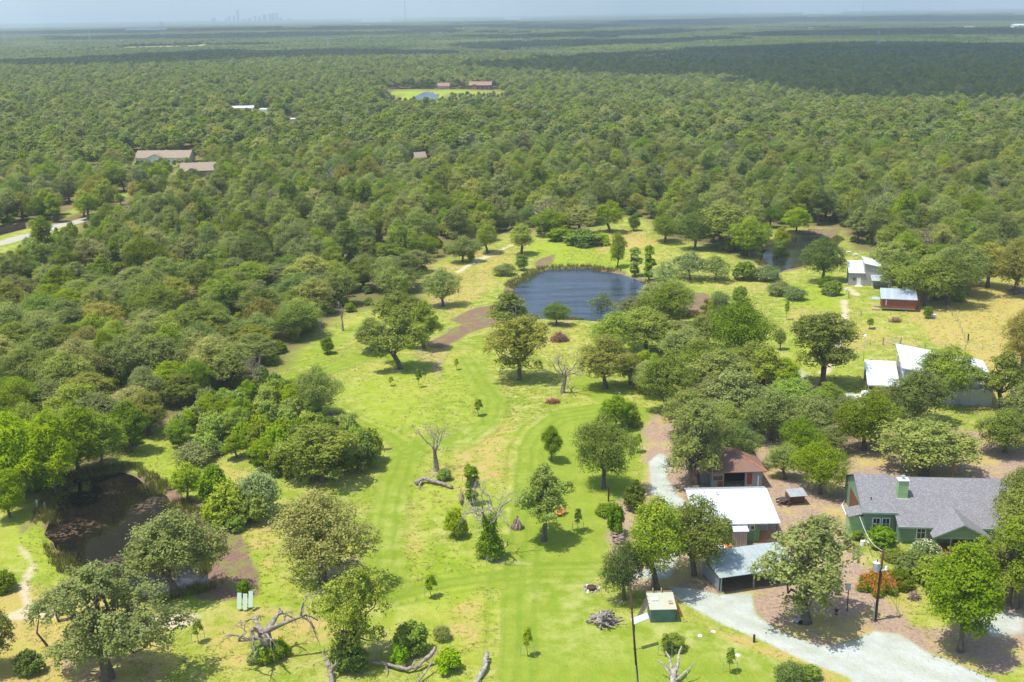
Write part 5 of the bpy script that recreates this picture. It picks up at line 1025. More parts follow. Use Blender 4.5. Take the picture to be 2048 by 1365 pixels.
# three pale panels
e = empty('panel_rack', G(491, 1222), R_(-4)); tag(e, 'three pale mint panels leaning side by side near the gnarled dead tree', 'panels'); mint = simple('mint_panel', (0.50, 0.62, 0.50), 0.5, 0.05)
for x, z in ((-0.95, 0.35), (-0.25, 0.25), (0.45, 0.6)):
    m = MB(); m.slab([(x, -0.2, z), (x+0.52, -0.2, z), (x+0.45, 0.6, z+1.7), (x-0.07, 0.6, z+1.7)], 0.05); m.build('panel', mint, e)
MB().bar((-0.7, 0.3, -0.2), (-0.7, 0.3, 1.1), 0.04).bar((0.7, 0.3, -0.2), (0.7, 0.3, 1.3), 0.04).bar((-0.8, 0.25, 0.7), (0.8, 0.25, 0.75), 0.04).build('frame', m_pole, e)
# piles
def logpile(name, px, py, wpx, hgt, n, r, L, mats, label, mode='heap', cat='wood pile', seed=1):
    p = G(px, py); R = wpx*mpp(p)/2; rr = np.random.default_rng(seed); T_ = Tubes(); T2 = Tubes()
    for k in range(n):
        a = rr.uniform(0, 6.283); l = L*rr.uniform(0.5, 1.1); q = r*rr.uniform(0.5, 1.3)
        if mode == 'teepee':
            a = 2*math.pi*k/n; st = np.array([math.cos(a)*R, math.sin(a)*R, 0]); en = np.array([-math.cos(a)*0.12*R, -math.sin(a)*0.12*R, hgt*rr.uniform(0.9, 1.1)])
        else:
            ro = R*rr.uniform(0, 0.8); c = np.array([math.cos(a)*ro, math.sin(a)*ro*0.8, hgt*(1-ro/R)*rr.uniform(0.1, 1)+0.1]); dd = unit(1, rr)[0]; dd[2] = abs(dd[2])*0.5+(0.1 if mode == 'heap' else 0.5); st = c-dd*l/2; en = c+dd*l/2; st[2] = max(st[2], 0.02)
        (T_ if k % 3 else T2).add(bend(st, en, 3 if mode != 'brush' else 2, 0.05, rr), [q, q*0.9, q*0.75, q*0.6][:4 if mode != 'brush' else 3], 5)
    o = T_.mesh(name, mats[0]); e = empty(name, p); link('logs' if mode != 'brush' else 'branches', o, None, e); link('pale_logs' if mode != 'brush' else 'dry_twigs', T2.mesh(name+'_pale', mats[1]), None, e); tag(e, label, cat)
redbr = simple('dead_red_brush', (0.36, 0.15, 0.08), 0.9, 0.4); greybr = simple('grey_brush', (0.30, 0.24, 0.20), 0.9, 0.4); mwood = simple('brown_log', (0.33, 0.22, 0.17), 0.85, 0.4, 2)
logpile('brush_pile', 1119, 682, 46, 1.7, 420, 0.045, 1.7, (redbr, greybr), 'heap of red-brown dead branches on the grass below the large pond', 'brush', seed=2)
logpile('brush_pile', 1343, 661, 26, 1.0, 160, 0.04, 1.2, (greybr, redbr), 'small grey-brown brush heap left of the glossy dark oak', 'brush', seed=3)
logpile('brush_pile', 1790, 644, 32, 0.7, 150, 0.04, 1.4, (redbr, deadwood), 'flat brush heap in the grass in front of the red cabin', 'brush', seed=4)
logpile('brush_pile', 1106, 806, 34, 0.35, 160, 0.035, 1.3, (redbr, redbr), 'flat patch of rusty dead brush at the meadow edge', 'brush', seed=5)
logpile('log_pile', 1210, 1248, 62, 1.6, 75, 0.12, 2.4, (deadwood, deadpale), 'big tangled pile of grey logs left of the box shed', 'heap', seed=6)
logpile('log_teepee', 1035, 1056, 28, 1.7, 26, 0.085, 2.0, (mwood, deadpale), 'cone of upright logs stacked like a teepee on the lawn', 'teepee', 'log cone', seed=7)
logpile('bark_heap', 667, 829, 30, 0.25, 90, 0.05, 0.9, (simple('pale_bark', (0.55, 0.40, 0.26), 0.9), deadwood), 'low heap of pale bark chips left of the meadow', 'brush', 'bark heap', seed=8)
logpile('brush_pile', 700, 1325, 30, 0.5, 40, 0.05, 1.0, (greybr, redbr), 'brush scraps below the oak with bleached twigs', 'brush', seed=12)
logpile('brush_pile', 1828, 1198, 30, 0.5, 90, 0.05, 1.1, (greybr, redbr), 'brush scraps at the end of the orange flower bed', 'brush', seed=13)
logpile('brush_pile', 1660, 592, 26, 0.6, 60, 0.06, 1.6, (deadpale, deadwood), 'scattered pale timber left of the grey house', 'brush', seed=14)
logpile('brush_pile', 2035, 585, 40, 0.6, 50, 0.09, 4.0, (deadwood, deadpale), 'long grey branches at the edge of the dry field', 'heap', seed=15)
# firewood row
e = empty('firewood_row', G(1232, 1058)); tag(e, 'long low row of stacked split firewood at the edge of the lawn', 'firewood'); rr = np.random.default_rng(9); m1_, m2_ = MB(), MB(); p1 = G(1236, 1090)-e.location; p2 = G(1228, 1022)-e.location
for k in range(260):
    u = rr.uniform(); c = p1.lerp(p2, u)+Vector((rr.uniform(-0.6, 0.6), 0, rr.uniform(0.1, 1.0))); a = rr.uniform(-0.4, 0.4); dd = Vector((math.cos(a), math.sin(a), rr.uniform(-0.1, 0.1)))*0.28; (m1_ if k % 2 else m2_).bar(c-dd, c+dd, rr.uniform(0.07, 0.13), 5)
m1_.build('grey_splits', deadwood, e); m2_.build('pink_splits', simple('pinkish_split_wood', (0.55, 0.36, 0.30), 0.85, 0.3), e)
# fallen logs
def fallen(name, pts, r0_, r1_, mat, label, branches=(), cat='log', z=None):
    P_ = [G(px, py)+Vector((0, 0, (dz if dz else 0)+r0_*0.8)) for px, py, dz in pts]; o0 = G(pts[0][0], pts[0][1]); T_ = Tubes(); n = len(P_)
    P_ = [P_[0]]+[q for a_, b_ in zip(P_[:-1], P_[1:]) for q in (a_.lerp(b_, 0.33)+Vector((random.uniform(-.09, .09), random.uniform(-.09, .09), random.uniform(-.05, .08))), a_.lerp(b_, 0.67)+Vector((random.uniform(-.09, .09), random.uniform(-.09, .09), random.uniform(-.05, .08))), b_)]; n = len(P_)
    T_.add([tuple(p-o0) for p in P_], [(r0_+(r1_-r0_)*i/(n-1))*0.8*random.uniform(0.8, 1.15) for i in range(n)], 9)
    for k in range(9):
        i = random.randrange(1, n); st = np.array(P_[i]-o0); dr = unit(1, rng)[0]; dr[2] = abs(dr[2])*0.7+0.1; T_.add(bend(st, st+dr*random.uniform(0.4, 1.3), 3, 0.15, rng), [r1_*0.22, r1_*0.15, r1_*0.10, r1_*0.03], 5)
    for bp, rr0, rr1 in branches:
        Q = [G(px, py)+Vector((0, 0, dz)) for px, py, dz in bp]; Q = [Q[0]]+[q for a_, b_ in zip(Q[:-1], Q[1:]) for q in (a_.lerp(b_, 0.5)+Vector((random.uniform(-.18, .18), random.uniform(-.12, .12), random.uniform(-.08, .12))), b_)]
        T_.add([tuple(p-o0) for p in Q], [(rr0+(rr1*0.5-rr0)*i/(len(Q)-1))*0.8*random.uniform(0.85, 1.12) for i in range(len(Q))], 7)
        for k in range(3):
            st = np.array(Q[random.randrange(1, len(Q))]-o0); dr = unit(1, rng)[0]; dr[2] = abs(dr[2])*0.6; T_.add(bend(st, st+dr*random.uniform(0.4, 0.9), 3, 0.15, rng), [rr0*0.3, rr0*0.2, rr0*0.12, rr0*0.04], 5)
    o = link(name, T_.mesh(name, mat), None, None, o0); tag(o, label, cat); return o
fallen('fallen_log', [(832,972,.1),(845,966,.3),(862,968,.2),(885,973,.1),(905,979,0)], 0.42, 0.30, deadwood, 'pale hollow fallen log with a stub lying in the meadow', [([(845,968,.5),(838,980,.3)], .25, .15)])
fallen('fallen_log', [(1354,662,.1),(1370,660,.1),(1390,663,0)], 0.3, 0.2, deadpale, 'thin pale log lying by the glossy dark oak')
fallen('fallen_log', [(750,903,.1),(768,901,.1),(783,899,0)], 0.22, 0.15, mwood, 'small brown log poking out right of the thicket')
fallen('fallen_log', [(973,1318,.4),(971,1340,.3),(962,1356,.1),(950,1372,0)], 0.36, 0.30, deadpale, 'short thick bleached log near the bottom edge of the lawn')
fallen('fallen_tree', [(742,1331,.2),(765,1334,.3),(790,1341,.3),(815,1347,.3),(838,1342,.4),(862,1330,1.0),(872,1322,1.5)], 0.22, 0.30, deadwood, 'long fallen trunk with crooked limbs at the bottom edge', [([(815,1347,.4),(830,1338,1.0),(845,1330,.8),(862,1334,.3)], .14, .1), ([(825,1378,.2),(850,1358,.6),(870,1335,1.6)], .2, .09), ([(750,1332,.3),(757,1325,.8)], .12, .06), ([(770,1336,.3),(775,1352,.1)], .14, .1), ([(805,1345,.3),(808,1334,.9)], .1, .05)], 'fallen tree')
fallen('dead_stump', [(665,1372,-.3),(660,1358,.9),(655,1350,1.4)], 0.34, 0.28, deadwood, 'forked bleached stump cut by the bottom edge', [([(662,1362,1.0),(672,1352,1.4),(680,1345,1.9)], .2, .12), ([(657,1352,1.2),(652,1342,2.0)], .22, .16)], 'stump')
fallen('broken_snag', [(1345,1385,0),(1346,1372,.8),(1348,1365,1.2)], 0.4, 0.34, deadpale, 'broken grey snag with spread arms at the bottom edge', [([(1346,1370,1.0),(1330,1360,1.5),(1313,1352,1.9)], .24, .14), ([(1346,1370,1.1),(1340,1358,2.0),(1330,1348,2.7)], .26, .17), ([(1348,1368,1.1),(1356,1356,2.2),(1362,1345,3.1)], .26, .2), ([(1350,1378,.9),(1372,1365,1.4),(1386,1360,1.9)], .2, .12)], 'snag')
fallen('hanging_snag', [(921,1012,.4),(923,1000,.5),(922,990,.6)], 0.32, 0.12, mwood, 'short dark leaning stump left of the ivy-clad dead tree', cat='stump')
# dead trees
dead(0, 873, 942, 828, 110, 'tall bare forked dead tree standing alone in the meadow', 1.0)
dead(3, 980, 1118, 935, 170, 'dead tree with fine bleached twigs and an ivy-covered trunk', 0.4)
dead(2, 1125, 786, 692, 105, 'bare grey snag with outstretched limbs at the centre of the meadow', 2.0)
dead(1, 538, 1312, 1175, 250, 'gnarled dead tree with long drooping limbs at lower left', 0.3)
for i, bx, by, top, wp, lab, ro in ((4, 644, 675, 636, 30, 'small dead tree at the wood edge, left of a pair', 0), (4, 686, 662, 600, 36, 'slender dead tree at the wood edge, right of a pair', 1), (0, 512, 788, 690, 70, 'dead tree leaning out of the wood above the thicket', 2), (1, 272, 812, 745, 105, 'dead tree with spread arms in the left wood', 1.5),
        (2, 1277, 392, 348, 55, 'fuzzy pale dead tree in the wood beyond the large pond', .2), (2, 783, 425, 395, 45, 'pale dead crown in the middle of the wood', 2.2), (0, 1950, 400, 372, 26, 'white dead tree in the wood at upper right', 0), (0, 366, 515, 480, 22, 'thin dead trunk in the left wood', 0),
        (2, 215, 560, 515, 50, 'pale bare tree in the left wood', .7), (2, 970, 345, 320, 35, 'small grey dead tree beyond the tiny tan building', .1), (2, 960, 322, 300, 30, 'bleached dead tree far beyond the large pond', 2), (0, 1235, 345, 318, 26, 'little dead tree in the wood above the large pond', 1), (2, 90, 700, 655, 45, 'grey dead crown at the left edge wood', 0),
        (4, 1432, 655, 612, 12, 'bare sapling beside the mud flat', 0), (0, 1960, 470, 440, 40, 'bare branches in the brown wood at right', 0)): dead(i, bx, by, top, wp, lab, ro)
# ivy round the trunk of the dead tree
p = G(980, 1116); cm, cen, rad = crown_mesh('ivy', 91, 4.2, 6.2, 0.0, 26, 9000, 0.13, mat=L_dark, mode='cone', rb=(0.3, 0.5), flat=1.2); ivy = link('climbing_ivy', cm, None, None, p); tag(ivy, 'cone of dark ivy climbing the trunk of the bleached dead tree', 'ivy')
p = G(540, 1318); cm, cen, rad = crown_mesh('ivy2', 92, 4.4, 2.2, 0.0, 12, 4000, 0.14, mat=L_green, mode='dome'); ivy = link('trunk_foot_bush', cm, None, None, p); tag(ivy, 'bright bush round the foot of the gnarled dead tree', 'bush')
p = G(873, 830)
# staked saplings
def sapling(bx, by, top, wpx, label, frame=True, key='young'):
    p = G(bx, by); h = hof(p, top); e = tree('young', p, h, max(wpx*mpp(p), 0.8), 0.0, label, 'staked saplings on the grass')
    if frame:
        f = MB(); q = 0.75; f.bar((-q, 0, -0.2), (-q, 0, 1.25), 0.035).bar((q, 0, -0.2), (q, 0, 1.25), 0.035).bar((-q, 0, 1.0), (q, 0, 1.05), 0.02); o = f.build('tree_stakes', m_galv, None, p); tag(o, 'stakes either side of the ' + label, 'stakes', 'sapling stakes')
for row in ((957,832,797,26,'sapling in the middle of the upper meadow'),(862,1195,1148,36,'sapling left of the mown lawn'),(1055,1312,1252,30,'sapling on the mown lawn near the bottom edge'),(1156,1062,1015,24,'sapling on the lawn right of the open oak'),(1460,1345,1293,30,'sapling on the lawn below the gravel drive'),
            (397,1285,1236,30,'sapling right of the huge oak at lower left'),(782,772,752,16,'dark tiny sapling left in the meadow'),(838,775,736,18,'thin sapling in the meadow above the tracks'),(913,740,716,14,'dark sapling in the tall grass'),(1330,1312,1265,26,'leaning sapling below the box shed'),(1740,658,636,24,'sapling in the grass above the metal workshop'),(1275,905,865,26,'sapling at the lawn edge left of the barn'),
            (1573,640,598,16,'thin sapling above the tall dense oak'),(1420,640,598,20,'sapling by the mud flat'),(1380,672,655,10,'sapling behind the thin pale log'),(935,965,925,24,'slim dark sapling behind the dead tree')): sapling(*row, frame=row[1] > 780)
tree('limebush', G(488, 1190), 2.2, 1.9, 0, 'bright yellow-green little tree above the mint panels'); tree('darkbush', G(1348, 1300), 2.0, 3.2, 0, 'round dark shrub right of the leaning sapling')
# chairs
def chair(px, py, yaw, mat, label):
    e = empty('garden_chair', G(px, py), R_(yaw)); tag(e, label, 'chair', 'wooden garden chairs')
    MB().slab([(-0.3, -0.3, 0.42), (0.3, -0.3, 0.42), (0.3, 0.3, 0.3), (-0.3, 0.3, 0.3)], 0.04).build('seat', mat, e); MB().slab([(-0.33, 0.26, 0.28), (0.33, 0.26, 0.28), (0.36, 0.62, 1.15), (-0.36, 0.62, 1.15)], 0.05).build('backrest', mat, e)
    for s_ in (-1, 1):
        MB().box(s_*0.42-0.07, s_*0.42+0.07, -0.4, 0.45, 0.6, 0.64).build('armrest', mat, e)
        MB().box(s_*0.38-0.03, s_*0.38+0.03, -0.36, -0.28, -0.02, 0.6).build('leg', mat, e); MB().box(s_*0.34-0.03, s_*0.34+0.03, 0.3, 0.38, -0.02, 0.6).build('leg', mat, e)
chair(1119, 1033, 10, m_orange, 'orange wooden garden chair on the lawn behind the open oak'); chair(1125, 1029, -30, m_orange, 'second orange chair just behind the first on the lawn')
chair(1388, 634, 50, m_cedar, 'red-brown garden chair, left of the pair by the mud flat'); chair(1396, 631, 20, m_cedar, 'red-brown garden chair, right of the pair by the mud flat')
# fire ring
e = empty('fire_ring', G(1183, 1179)); tag(e, 'round fire pit with white stones at the lawn edge', 'fire pit'); MB().cyl(0, 0, 0, 0.35, 0.55, 16, 0.6).build('steel_bowl', m_pole, e); rr = np.random.default_rng(4)
for k in range(12):
    a = k*math.pi/6; m = MB(); m.cyl(0.95*math.cos(a), 0.95*math.sin(a)*0.9, -0.05, rr.uniform(0.15, 0.3), rr.uniform(0.17, 0.26), 7, 0.12); m.build('stone', deadpale if k % 4 else m_white, e)
# round dark picnic table
e = empty('round_picnic_table', G(1567, 1008)); tag(e, 'dark round picnic table with attached benches right of the white roof', 'table'); MB().cyl(0, 0, 0.7, 0.77, 0.75, 8).build('tabletop', simple('dark_tabletop', (0.08, 0.07, 0.075), 0.4), e)
for k in range(4):
    a = k*math.pi/2+0.6; c, s_ = math.cos(a), math.sin(a); MB().bar((c*1.0-s_*0.45, s_*1.0+c*0.45, 0.43), (c*1.0+s_*0.45, s_*1.0-c*0.45, 0.43), 0.13, 6).build('bench', m_pole, e); MB().bar((c*0.95, s_*0.95, -0.05), (c*0.2, s_*0.2, 0.68), 0.05).build('leg', m_pole, e)
# tin lean-to by the table
e = empty('tin_lean_to', G(1578, 1012), R_(6)); tag(e, 'low lean-to with a worn silver tin roof right of the picnic table', 'shelter'); MB().box(0, 0.12, 0, 1.8, -0.2, 1.4).build('side_board', m_brown, e); MB().slab([(0.05, -0.2, 1.45), (2.6, -0.2, 1.5), (2.6, 1.9, 1.8), (0.05, 1.9, 1.75)], 0.06).build('tin_roof', m_galv, e); MB().box(0.15, 2.5, 0.6, 1.7, -0.2, 1.3).build('stacked_lumber', m_brown, e)
# silver trampoline frame / white pickup near workshop
def truck():
    e = empty('white_pickup', G(1712, 806), R_(8)); tag(e, 'white pickup truck mostly hidden by oaks left of the workshop', 'pickup truck')
    MB().prismx([(0, 0.45), (1.85, 0.45), (1.85, 0.95), (0, 0.95)], 0, 5.3).build('body', m_white, e); MB().prism([(1.35, 0.953), (3.35, 0.953), (3.05, 1.65), (1.85, 1.65)], 0.1, 1.75).build('cab', m_white, e)
    MB().prism([(1.55, 1.0), (3.15, 1.0), (2.95, 1.5), (1.98, 1.5)], 0.08, 1.77).build('side_window', glass, e); MB().box(3.5, 5.2, 0.15, 1.7, 0.953, 0.957).build('bed', m_shade, e)  # thin near-black sheet paints the shade of an open bed on the solid body
    for x in (0.95, 4.2):
        for y in (-0.02, 1.62):
            n = 14; MB().prism([(x+0.38*math.cos(i*2*math.pi/n), 0.38+0.38*math.sin(i*2*math.pi/n)) for i in range(n)], y, y+0.25).build('wheel', m_rubber, e)
truck()
e = empty('garden_cart', G(1597, 1246), R_(20)); tag(e, 'dark garden cart with pale tray at the foot of the thin grey oak', 'cart'); MB().slab([(-0.5, -0.35, 0.45), (0.5, -0.35, 0.55), (0.5, 0.35, 0.55), (-0.5, 0.35, 0.45)], 0.2).build('tray', simple('cart_tray', (0.35, 0.42, 0.42), 0.5), e); MB().bar((0.5, 0, 0.5), (1.2, 0, 1.0), 0.03).build('handle', m_rubber, e)
for y in (-0.42, 0.36): MB().prism([(0.28*math.cos(i*math.pi/6), 0.28+0.28*math.sin(i*math.pi/6)) for i in range(12)], y, y+0.07).build('wheel', m_rubber, e)
for px, py, lab in ((1421, 997, 'white bucket on the ground left of the white-roofed cabin'), (1440, 1103, 'white cooler on the orange deck of the cabin'), (1691, 584, 'white drum in front of the grey house'), (1427, 1264, 'small white stone slab in the lawn below the gravel'), (1400, 1272, 'pale stone patch in the lawn below the box shed'), (1476, 1311, 'white ring on the grass near the lower sapling'), (1697, 508, 'pale crates behind the grey house'), (1711, 513, 'dark and white lumber behind the grey house'), (1725, 1092, 'white pot beside the edging of the green house'), (1866, 635, 'white sack beside the juniper at right')):
    p = G(px, py); nm, mk = ('white_drum', MB().cyl(0, 0, 0, 0.7, 0.32, 14)) if 'drum' in lab or 'bucket' in lab or 'pot' in lab else (('flat_stone', MB().cyl(0, 0, -0.02, 0.08, 0.3, 9, 0.24)) if 'stone' in lab or 'ring' in lab else ('white_crate', MB().box(-0.55, 0.55, -0.35, 0.35, 0, 0.6).box(-0.6, 0.6, -0.4, 0.4, 0.603, 0.68)))
    o = mk.build(nm, m_white, None, p); tag(o, lab, 'yard item')
# flower bed
def flowers(px0, py0, px1, py1, n, label):
    r = np.random.default_rng(31); a = G(px0, py0); co = []; co2 = []; c0 = (a+G(px1, py1))/2; rx = abs(G(px1, py1).x-a.x)/2; ry = abs(G(px1, py1).y-a.y)/2
    for k in range(n):
        an = r.uniform(0, 6.28); q = math.sqrt(r.uniform()); q *= 0.75+0.35*math.sin(3*an+1)*math.sin(an*5); x, y = math.cos(an)*rx*q, math.sin(an)*ry*q; z = 1.5*(1-0.5*q*q)*r.uniform(0.75, 1.1); fl = r.uniform() < 0.16
        for j in range(5 if fl else 4):
            s_ = 0.10 if fl else 0.14; d_ = unit(3, r)*s_; c = np.array([x, y, z if fl else z*r.uniform(0.2, 0.95)])+r.normal(size=3)*0.12
            (co if fl else co2).append(np.stack([c+d_[0], c+d_[1], c+d_[2]]))
    e = empty('flower_bed', (c0.x, c0.y, a.z)); tag(e, label, 'flowers')
    for nm, c, mt in (('orange_blossoms', co, simple('orange_petals', (0.75, 0.20, 0.03), 0.6, 0.3, 3)), ('flower_foliage', co2, L_shrub)):
        c = np.concatenate(c); link(nm, mesh_np(nm, c, None, np.arange(len(c)).reshape(-1, 3), {'tone': ('FLOAT', r.uniform(0, 1, len(c)))}), mt, e)
flowers(1728, 1203, 1802, 1148, 5200, 'bed of orange blossoming plants behind the transformer pole')
def whiteblossom(px, py, wpx, top):
    p = G(px, py); h = hof(p, top); w = wpx*mpp(p); e = tree('shrub', p, h, w, 0.5, 'shrub covered in creamy white blossom before the house porch'); r = np.random.default_rng(8); n = 900
    d_ = unit(n, r); d_[:, 2] = np.abs(d_[:, 2]); c = d_*np.array([w/2, w/2, h])*r.uniform(0.9, 1.03, n)[:, None]; t_ = np.concatenate([c[:, None]+unit(n, r)[:, None]*0.12, c[:, None]+unit(n, r)[:, None]*0.12, c[:, None]+unit(n, r)[:, None]*0.12], 1).reshape(-1, 3)
    b_ = link('white_blossom', mesh_np('white_blossom', t_, None, np.arange(n*3).reshape(-1, 3)), simple('cream_petals', (0.75, 0.75, 0.55), 0.6, 0.1), e); b_.scale = (1/e.scale[0], 1/e.scale[1], 1/e.scale[2])
whiteblossom(1850, 1128, 75, 1080)
# ---- people under the thin oak
def person(px, py, h, yaw, shirt, pants, skin_, hair, label, reach=False):
    e = empty('person', G(px, py), R_(yaw)); tag(e, label, 'person', 'people standing under the thin oak'); k = h/1.72
    def skinmesh(name, verts, edges, rad_, mat, sub=2, rt=0):
        me = bpy.data.meshes.new(name); me.from_pydata([tuple(c*k for c in v) for v in verts], edges, []); o = link(name, me, mat, e); sm = o.modifiers.new('s', 'SKIN'); sm.use_smooth_shade = True
        for i, q in enumerate(rad_):
            q = q if isinstance(q, tuple) else (q, q); me.skin_vertices[0].data[i].radius = (q[0]*k, q[1]*k); me.skin_vertices[0].data[i].use_root = (i == rt)
        ss = o.modifiers.new('d', 'SUBSURF'); ss.levels = sub; ss.render_levels = sub; return o
    V = [(0,0,0.95),(0,0,1.12),(0,0,1.32),(0,0.0,1.42),(0,-0.005,1.50),(0,-0.015,1.585),(0,-0.01,1.66),
         (0.17,0,1.39),(0.24,0.01,1.12),(0.27,-0.04,0.88),(0.275,-0.06,0.80),(-0.17,0,1.39),(-0.24,0.01,1.12),(-0.27,-0.04,0.88),(-0.275,-0.06,0.80),
         (0.09,0,0.86),(0.11,-0.01,0.48),(0.12,0.02,0.09),(0.125,-0.12,0.035),(-0.09,0,0.86),(-0.11,0.02,0.48),(-0.12,0.05,0.09),(-0.125,-0.09,0.035)]
    if reach: V[8] = (0.25, -0.10, 1.16); V[9] = (0.22, -0.32, 1.05); V[10] = (0.20, -0.40, 1.04)
    E = [(0,1),(1,2),(2,3),(3,4),(4,5),(5,6),(3,7),(7,8),(8,9),(9,10),(3,11),(11,12),(12,13),(13,14),(0,15),(15,16),(16,17),(17,18),(0,19),(19,20),(20,21),(21,22)]
    Rr = [(.13,.10),(.12,.09),(.15,.10),(.10,.08),.05,(.078,.09),(.06,.07),.052,.042,.03,.028,.052,.042,.03,.028,.078,.056,.038,.03,.078,.056,.038,.03]
    # fingers rooted in the palms
    for b in (10, 14):
        hx, hy, hz = V[b]; s_ = 1 if b == 10 else -1; dirx = (0, -0.25, -1) if not (reach and b == 10) else (0, -1, -0.15)
        for j, ln in enumerate((0.075, 0.085, 0.08, 0.062)):
            off = (j-1.5)*0.02; m_ = (hx+dirx[0]*ln*0.55, hy+off+dirx[1]*ln*0.55, hz+dirx[2]*ln*0.55-0.01); en = (hx-s_*0.012, hy+off+dirx[1]*ln, hz+dirx[2]*ln-0.01); n0 = len(V); V += [m_, en]; E += [(b, n0), (n0, n0+1)]; Rr += [.0095, .008]
        n0 = len(V); V += [(hx-s_*0.02, hy-0.045, hz-0.02)]; E += [(b, n0)]; Rr += [.010]
    body = skinmesh('body', V, E, Rr, skin_)
    skinmesh('shirt', [V[0], V[1], V[2], V[3], V[7], tuple(np.array(V[7])*0.45+np.array(V[8])*0.55), V[11], tuple(np.array(V[11])*0.45+np.array(V[12])*0.55)], [(0,1),(1,2),(2,3),(3,4),(4,5),(3,6),(6,7)], [(.155,.125),(.145,.115),(.17,.125),(.105,.085),.07,.065,.07,.065], shirt)
    kn = 0.35 if pants[1] else 0.0; f1 = np.array(V[16])*(1-kn)+np.array(V[15])*kn; f2 = np.array(V[20])*(1-kn)+np.array(V[19])*kn
    vs = [V[0], V[15], tuple(f1), V[19], tuple(f2)]; es = [(0,1),(1,2),(0,3),(3,4)]; rs = [(.15,.12),.098,.08,.098,.08]
    if not pants[1]: vs += [tuple(np.array(V[17])+[0,0,.04]), tuple(np.array(V[21])+[0,0,.04])]; es += [(2,5),(4,6)]; rs += [.06,.06]
    skinmesh('shorts' if pants[1] else 'trousers', vs, es, rs, pants[0])
    skinmesh('hair', [(0,0.01,1.60),(0,0.005,1.66),(0,0.0,1.70)], [(0,1),(1,2)], [(.082,.085),(.082,.086),(.05,.055)], hair)
    for s_ in (-1, 1): MB().cyl(s_*0.03*k, -0.098*k, 1.60*k, 1.612*k, 0.009*k, 6).build('eye', m_rubber, e)
    MB().prismx([(-0.095*k, 1.59*k), (-0.125*k, 1.565*k), (-0.09*k, 1.56*k)], -0.012*k, 0.012*k).build('nose', skin_, e); MB().box(-0.025*k, 0.025*k, -0.099*k, -0.09*k, 1.535*k, 1.545*k).build('mouth', m_door, e)
skinm = simple('skin', (0.45, 0.27, 0.19), 0.6, 0.05)
person(1654.5, 1241, 1.75, 35, simple('grey_shirt', (0.36, 0.36, 0.44), 0.8, .1), (simple('pale_grey_trousers', (0.40, 0.38, 0.36), 0.8, .1), False), skinm, simple('grey_hair', (0.25, 0.24, 0.23), 0.8), 'person in pale grey shirt and trousers standing under the thin oak', True)
person(1671.5, 1240, 1.68, -35, simple('dark_maroon_shirt', (0.06, 0.012, 0.03), 0.8, .1), (simple('dark_shorts', (0.04, 0.015, 0.03), 0.8, .1), True), skinm, simple('dark_hair', (0.06, 0.025, 0.015), 0.8), 'person in dark maroon shirt and dark shorts right of the one in grey')
# ---- distant masts and skyline
def pylon(px, py, top, label):
    p = G(px, py); h = max(25, hof(p, top)); e = empty('transmission_tower', p); tag(e, label, 'pylon', 'transmission towers in the far forest'); m = MB(); w = h*0.13
    for sx in (-1, 1):
        for sy in (-1, 1): m.bar((sx*w, sy*w, -1), (sx*w*0.25, sy*w*0.25, h*0.72), 0.32, 4).bar((sx*w*0.25, sy*w*0.25, h*0.72), (sx*w*0.2, sy*w*0.2, h), 0.28, 4)
    for q in range(5):
        z0, z1 = h*0.72*q/5, h*0.72*(q+1)/5; a0 = w*(1-0.75*q/5); a1 = w*(1-0.75*(q+1)/5); m.bar((-a0, -a0, z0), (a1, -a1, z1), 0.2, 4).bar((a0, -a0, z0), (-a1, -a1, z1), 0.2, 4)
    m.build('lattice', m_galv, e)
    for z in (0.75, 0.87, 0.98): MB().bar((-h*0.17, 0, h*z), (h*0.17, 0, h*z), 0.3, 4).build('cross_arm', m_galv, e)
for a in ((1755, 100, 62, 'nearest transmission tower, right of centre in the dark forest'), (181, 86, 58, 'transmission tower in the upper left forest'), (12, 92, 66, 'transmission tower at the upper left edge'), (325, 76, 44, 'transmission tower below the far plain at upper left'), (657, 100, 80, 'transmission tower in the upper middle forest')): pylon(*a)
def mast(px, py, top, label):
    p = G(px, py); h = hof(p, top) if top > 20 else 0; h = h or 60; e = empty('radio_mast', p); tag(e, label, 'mast'); lo = 60
    v = 60.0
    while proj(p.x, p.y, p.z+v)[1] > top and v < 500: v += 5
    MB().bar((0, 0, 0), (0, 0, v), max(0.5, mpp(p)*0.35), 6).build('shaft', m_pole, e)
mast(811, 50, 2, 'tall thin radio mast against the hazy horizon'); mast(1726, 28, 5, 'radio mast on the right horizon')
p = G(353, 52); e = empty('water_tower', p); s_ = mpp(p); tag(e, 'white water tower on the left horizon plain', 'water tower'); MB().bar((0, 0, -2), (0, 0, 9*s_*0.6), s_*0.5, 8).build('leg', m_far, e)
me = bpy.data.meshes.new('tank'); bm = bmesh.new(); bmesh.ops.create_uvsphere(bm, u_segments=16, v_segments=10, radius=1); bm.to_mesh(me); bm.free(); o = link('tank', me, m_far, e, (0, 0, 8*s_*0.7)); o.scale = (s_*2.2, s_*2.2, s_*1.6)
m_sky = simple('hazy_tower_glass', (0.10, 0.12, 0.15), 0.4, 0.1, 0.02); r = np.random.default_rng(12)
sky_t = [(428,37,6,9),(452,38,3,4),(459,34,4,7),(469,32,3,13),(477,20,4,26),(490,38,5,6),(500,37,4,8),(511,32,3,12),(520,34,4,9),(530,30,5,15),(541,28,4,18),(547,27,4,17),(554,26,4,17),(562,36,5,8),(580,38,6,5),(1174,33,3,8),(1186,32,3,8)]
dist = 15000.0
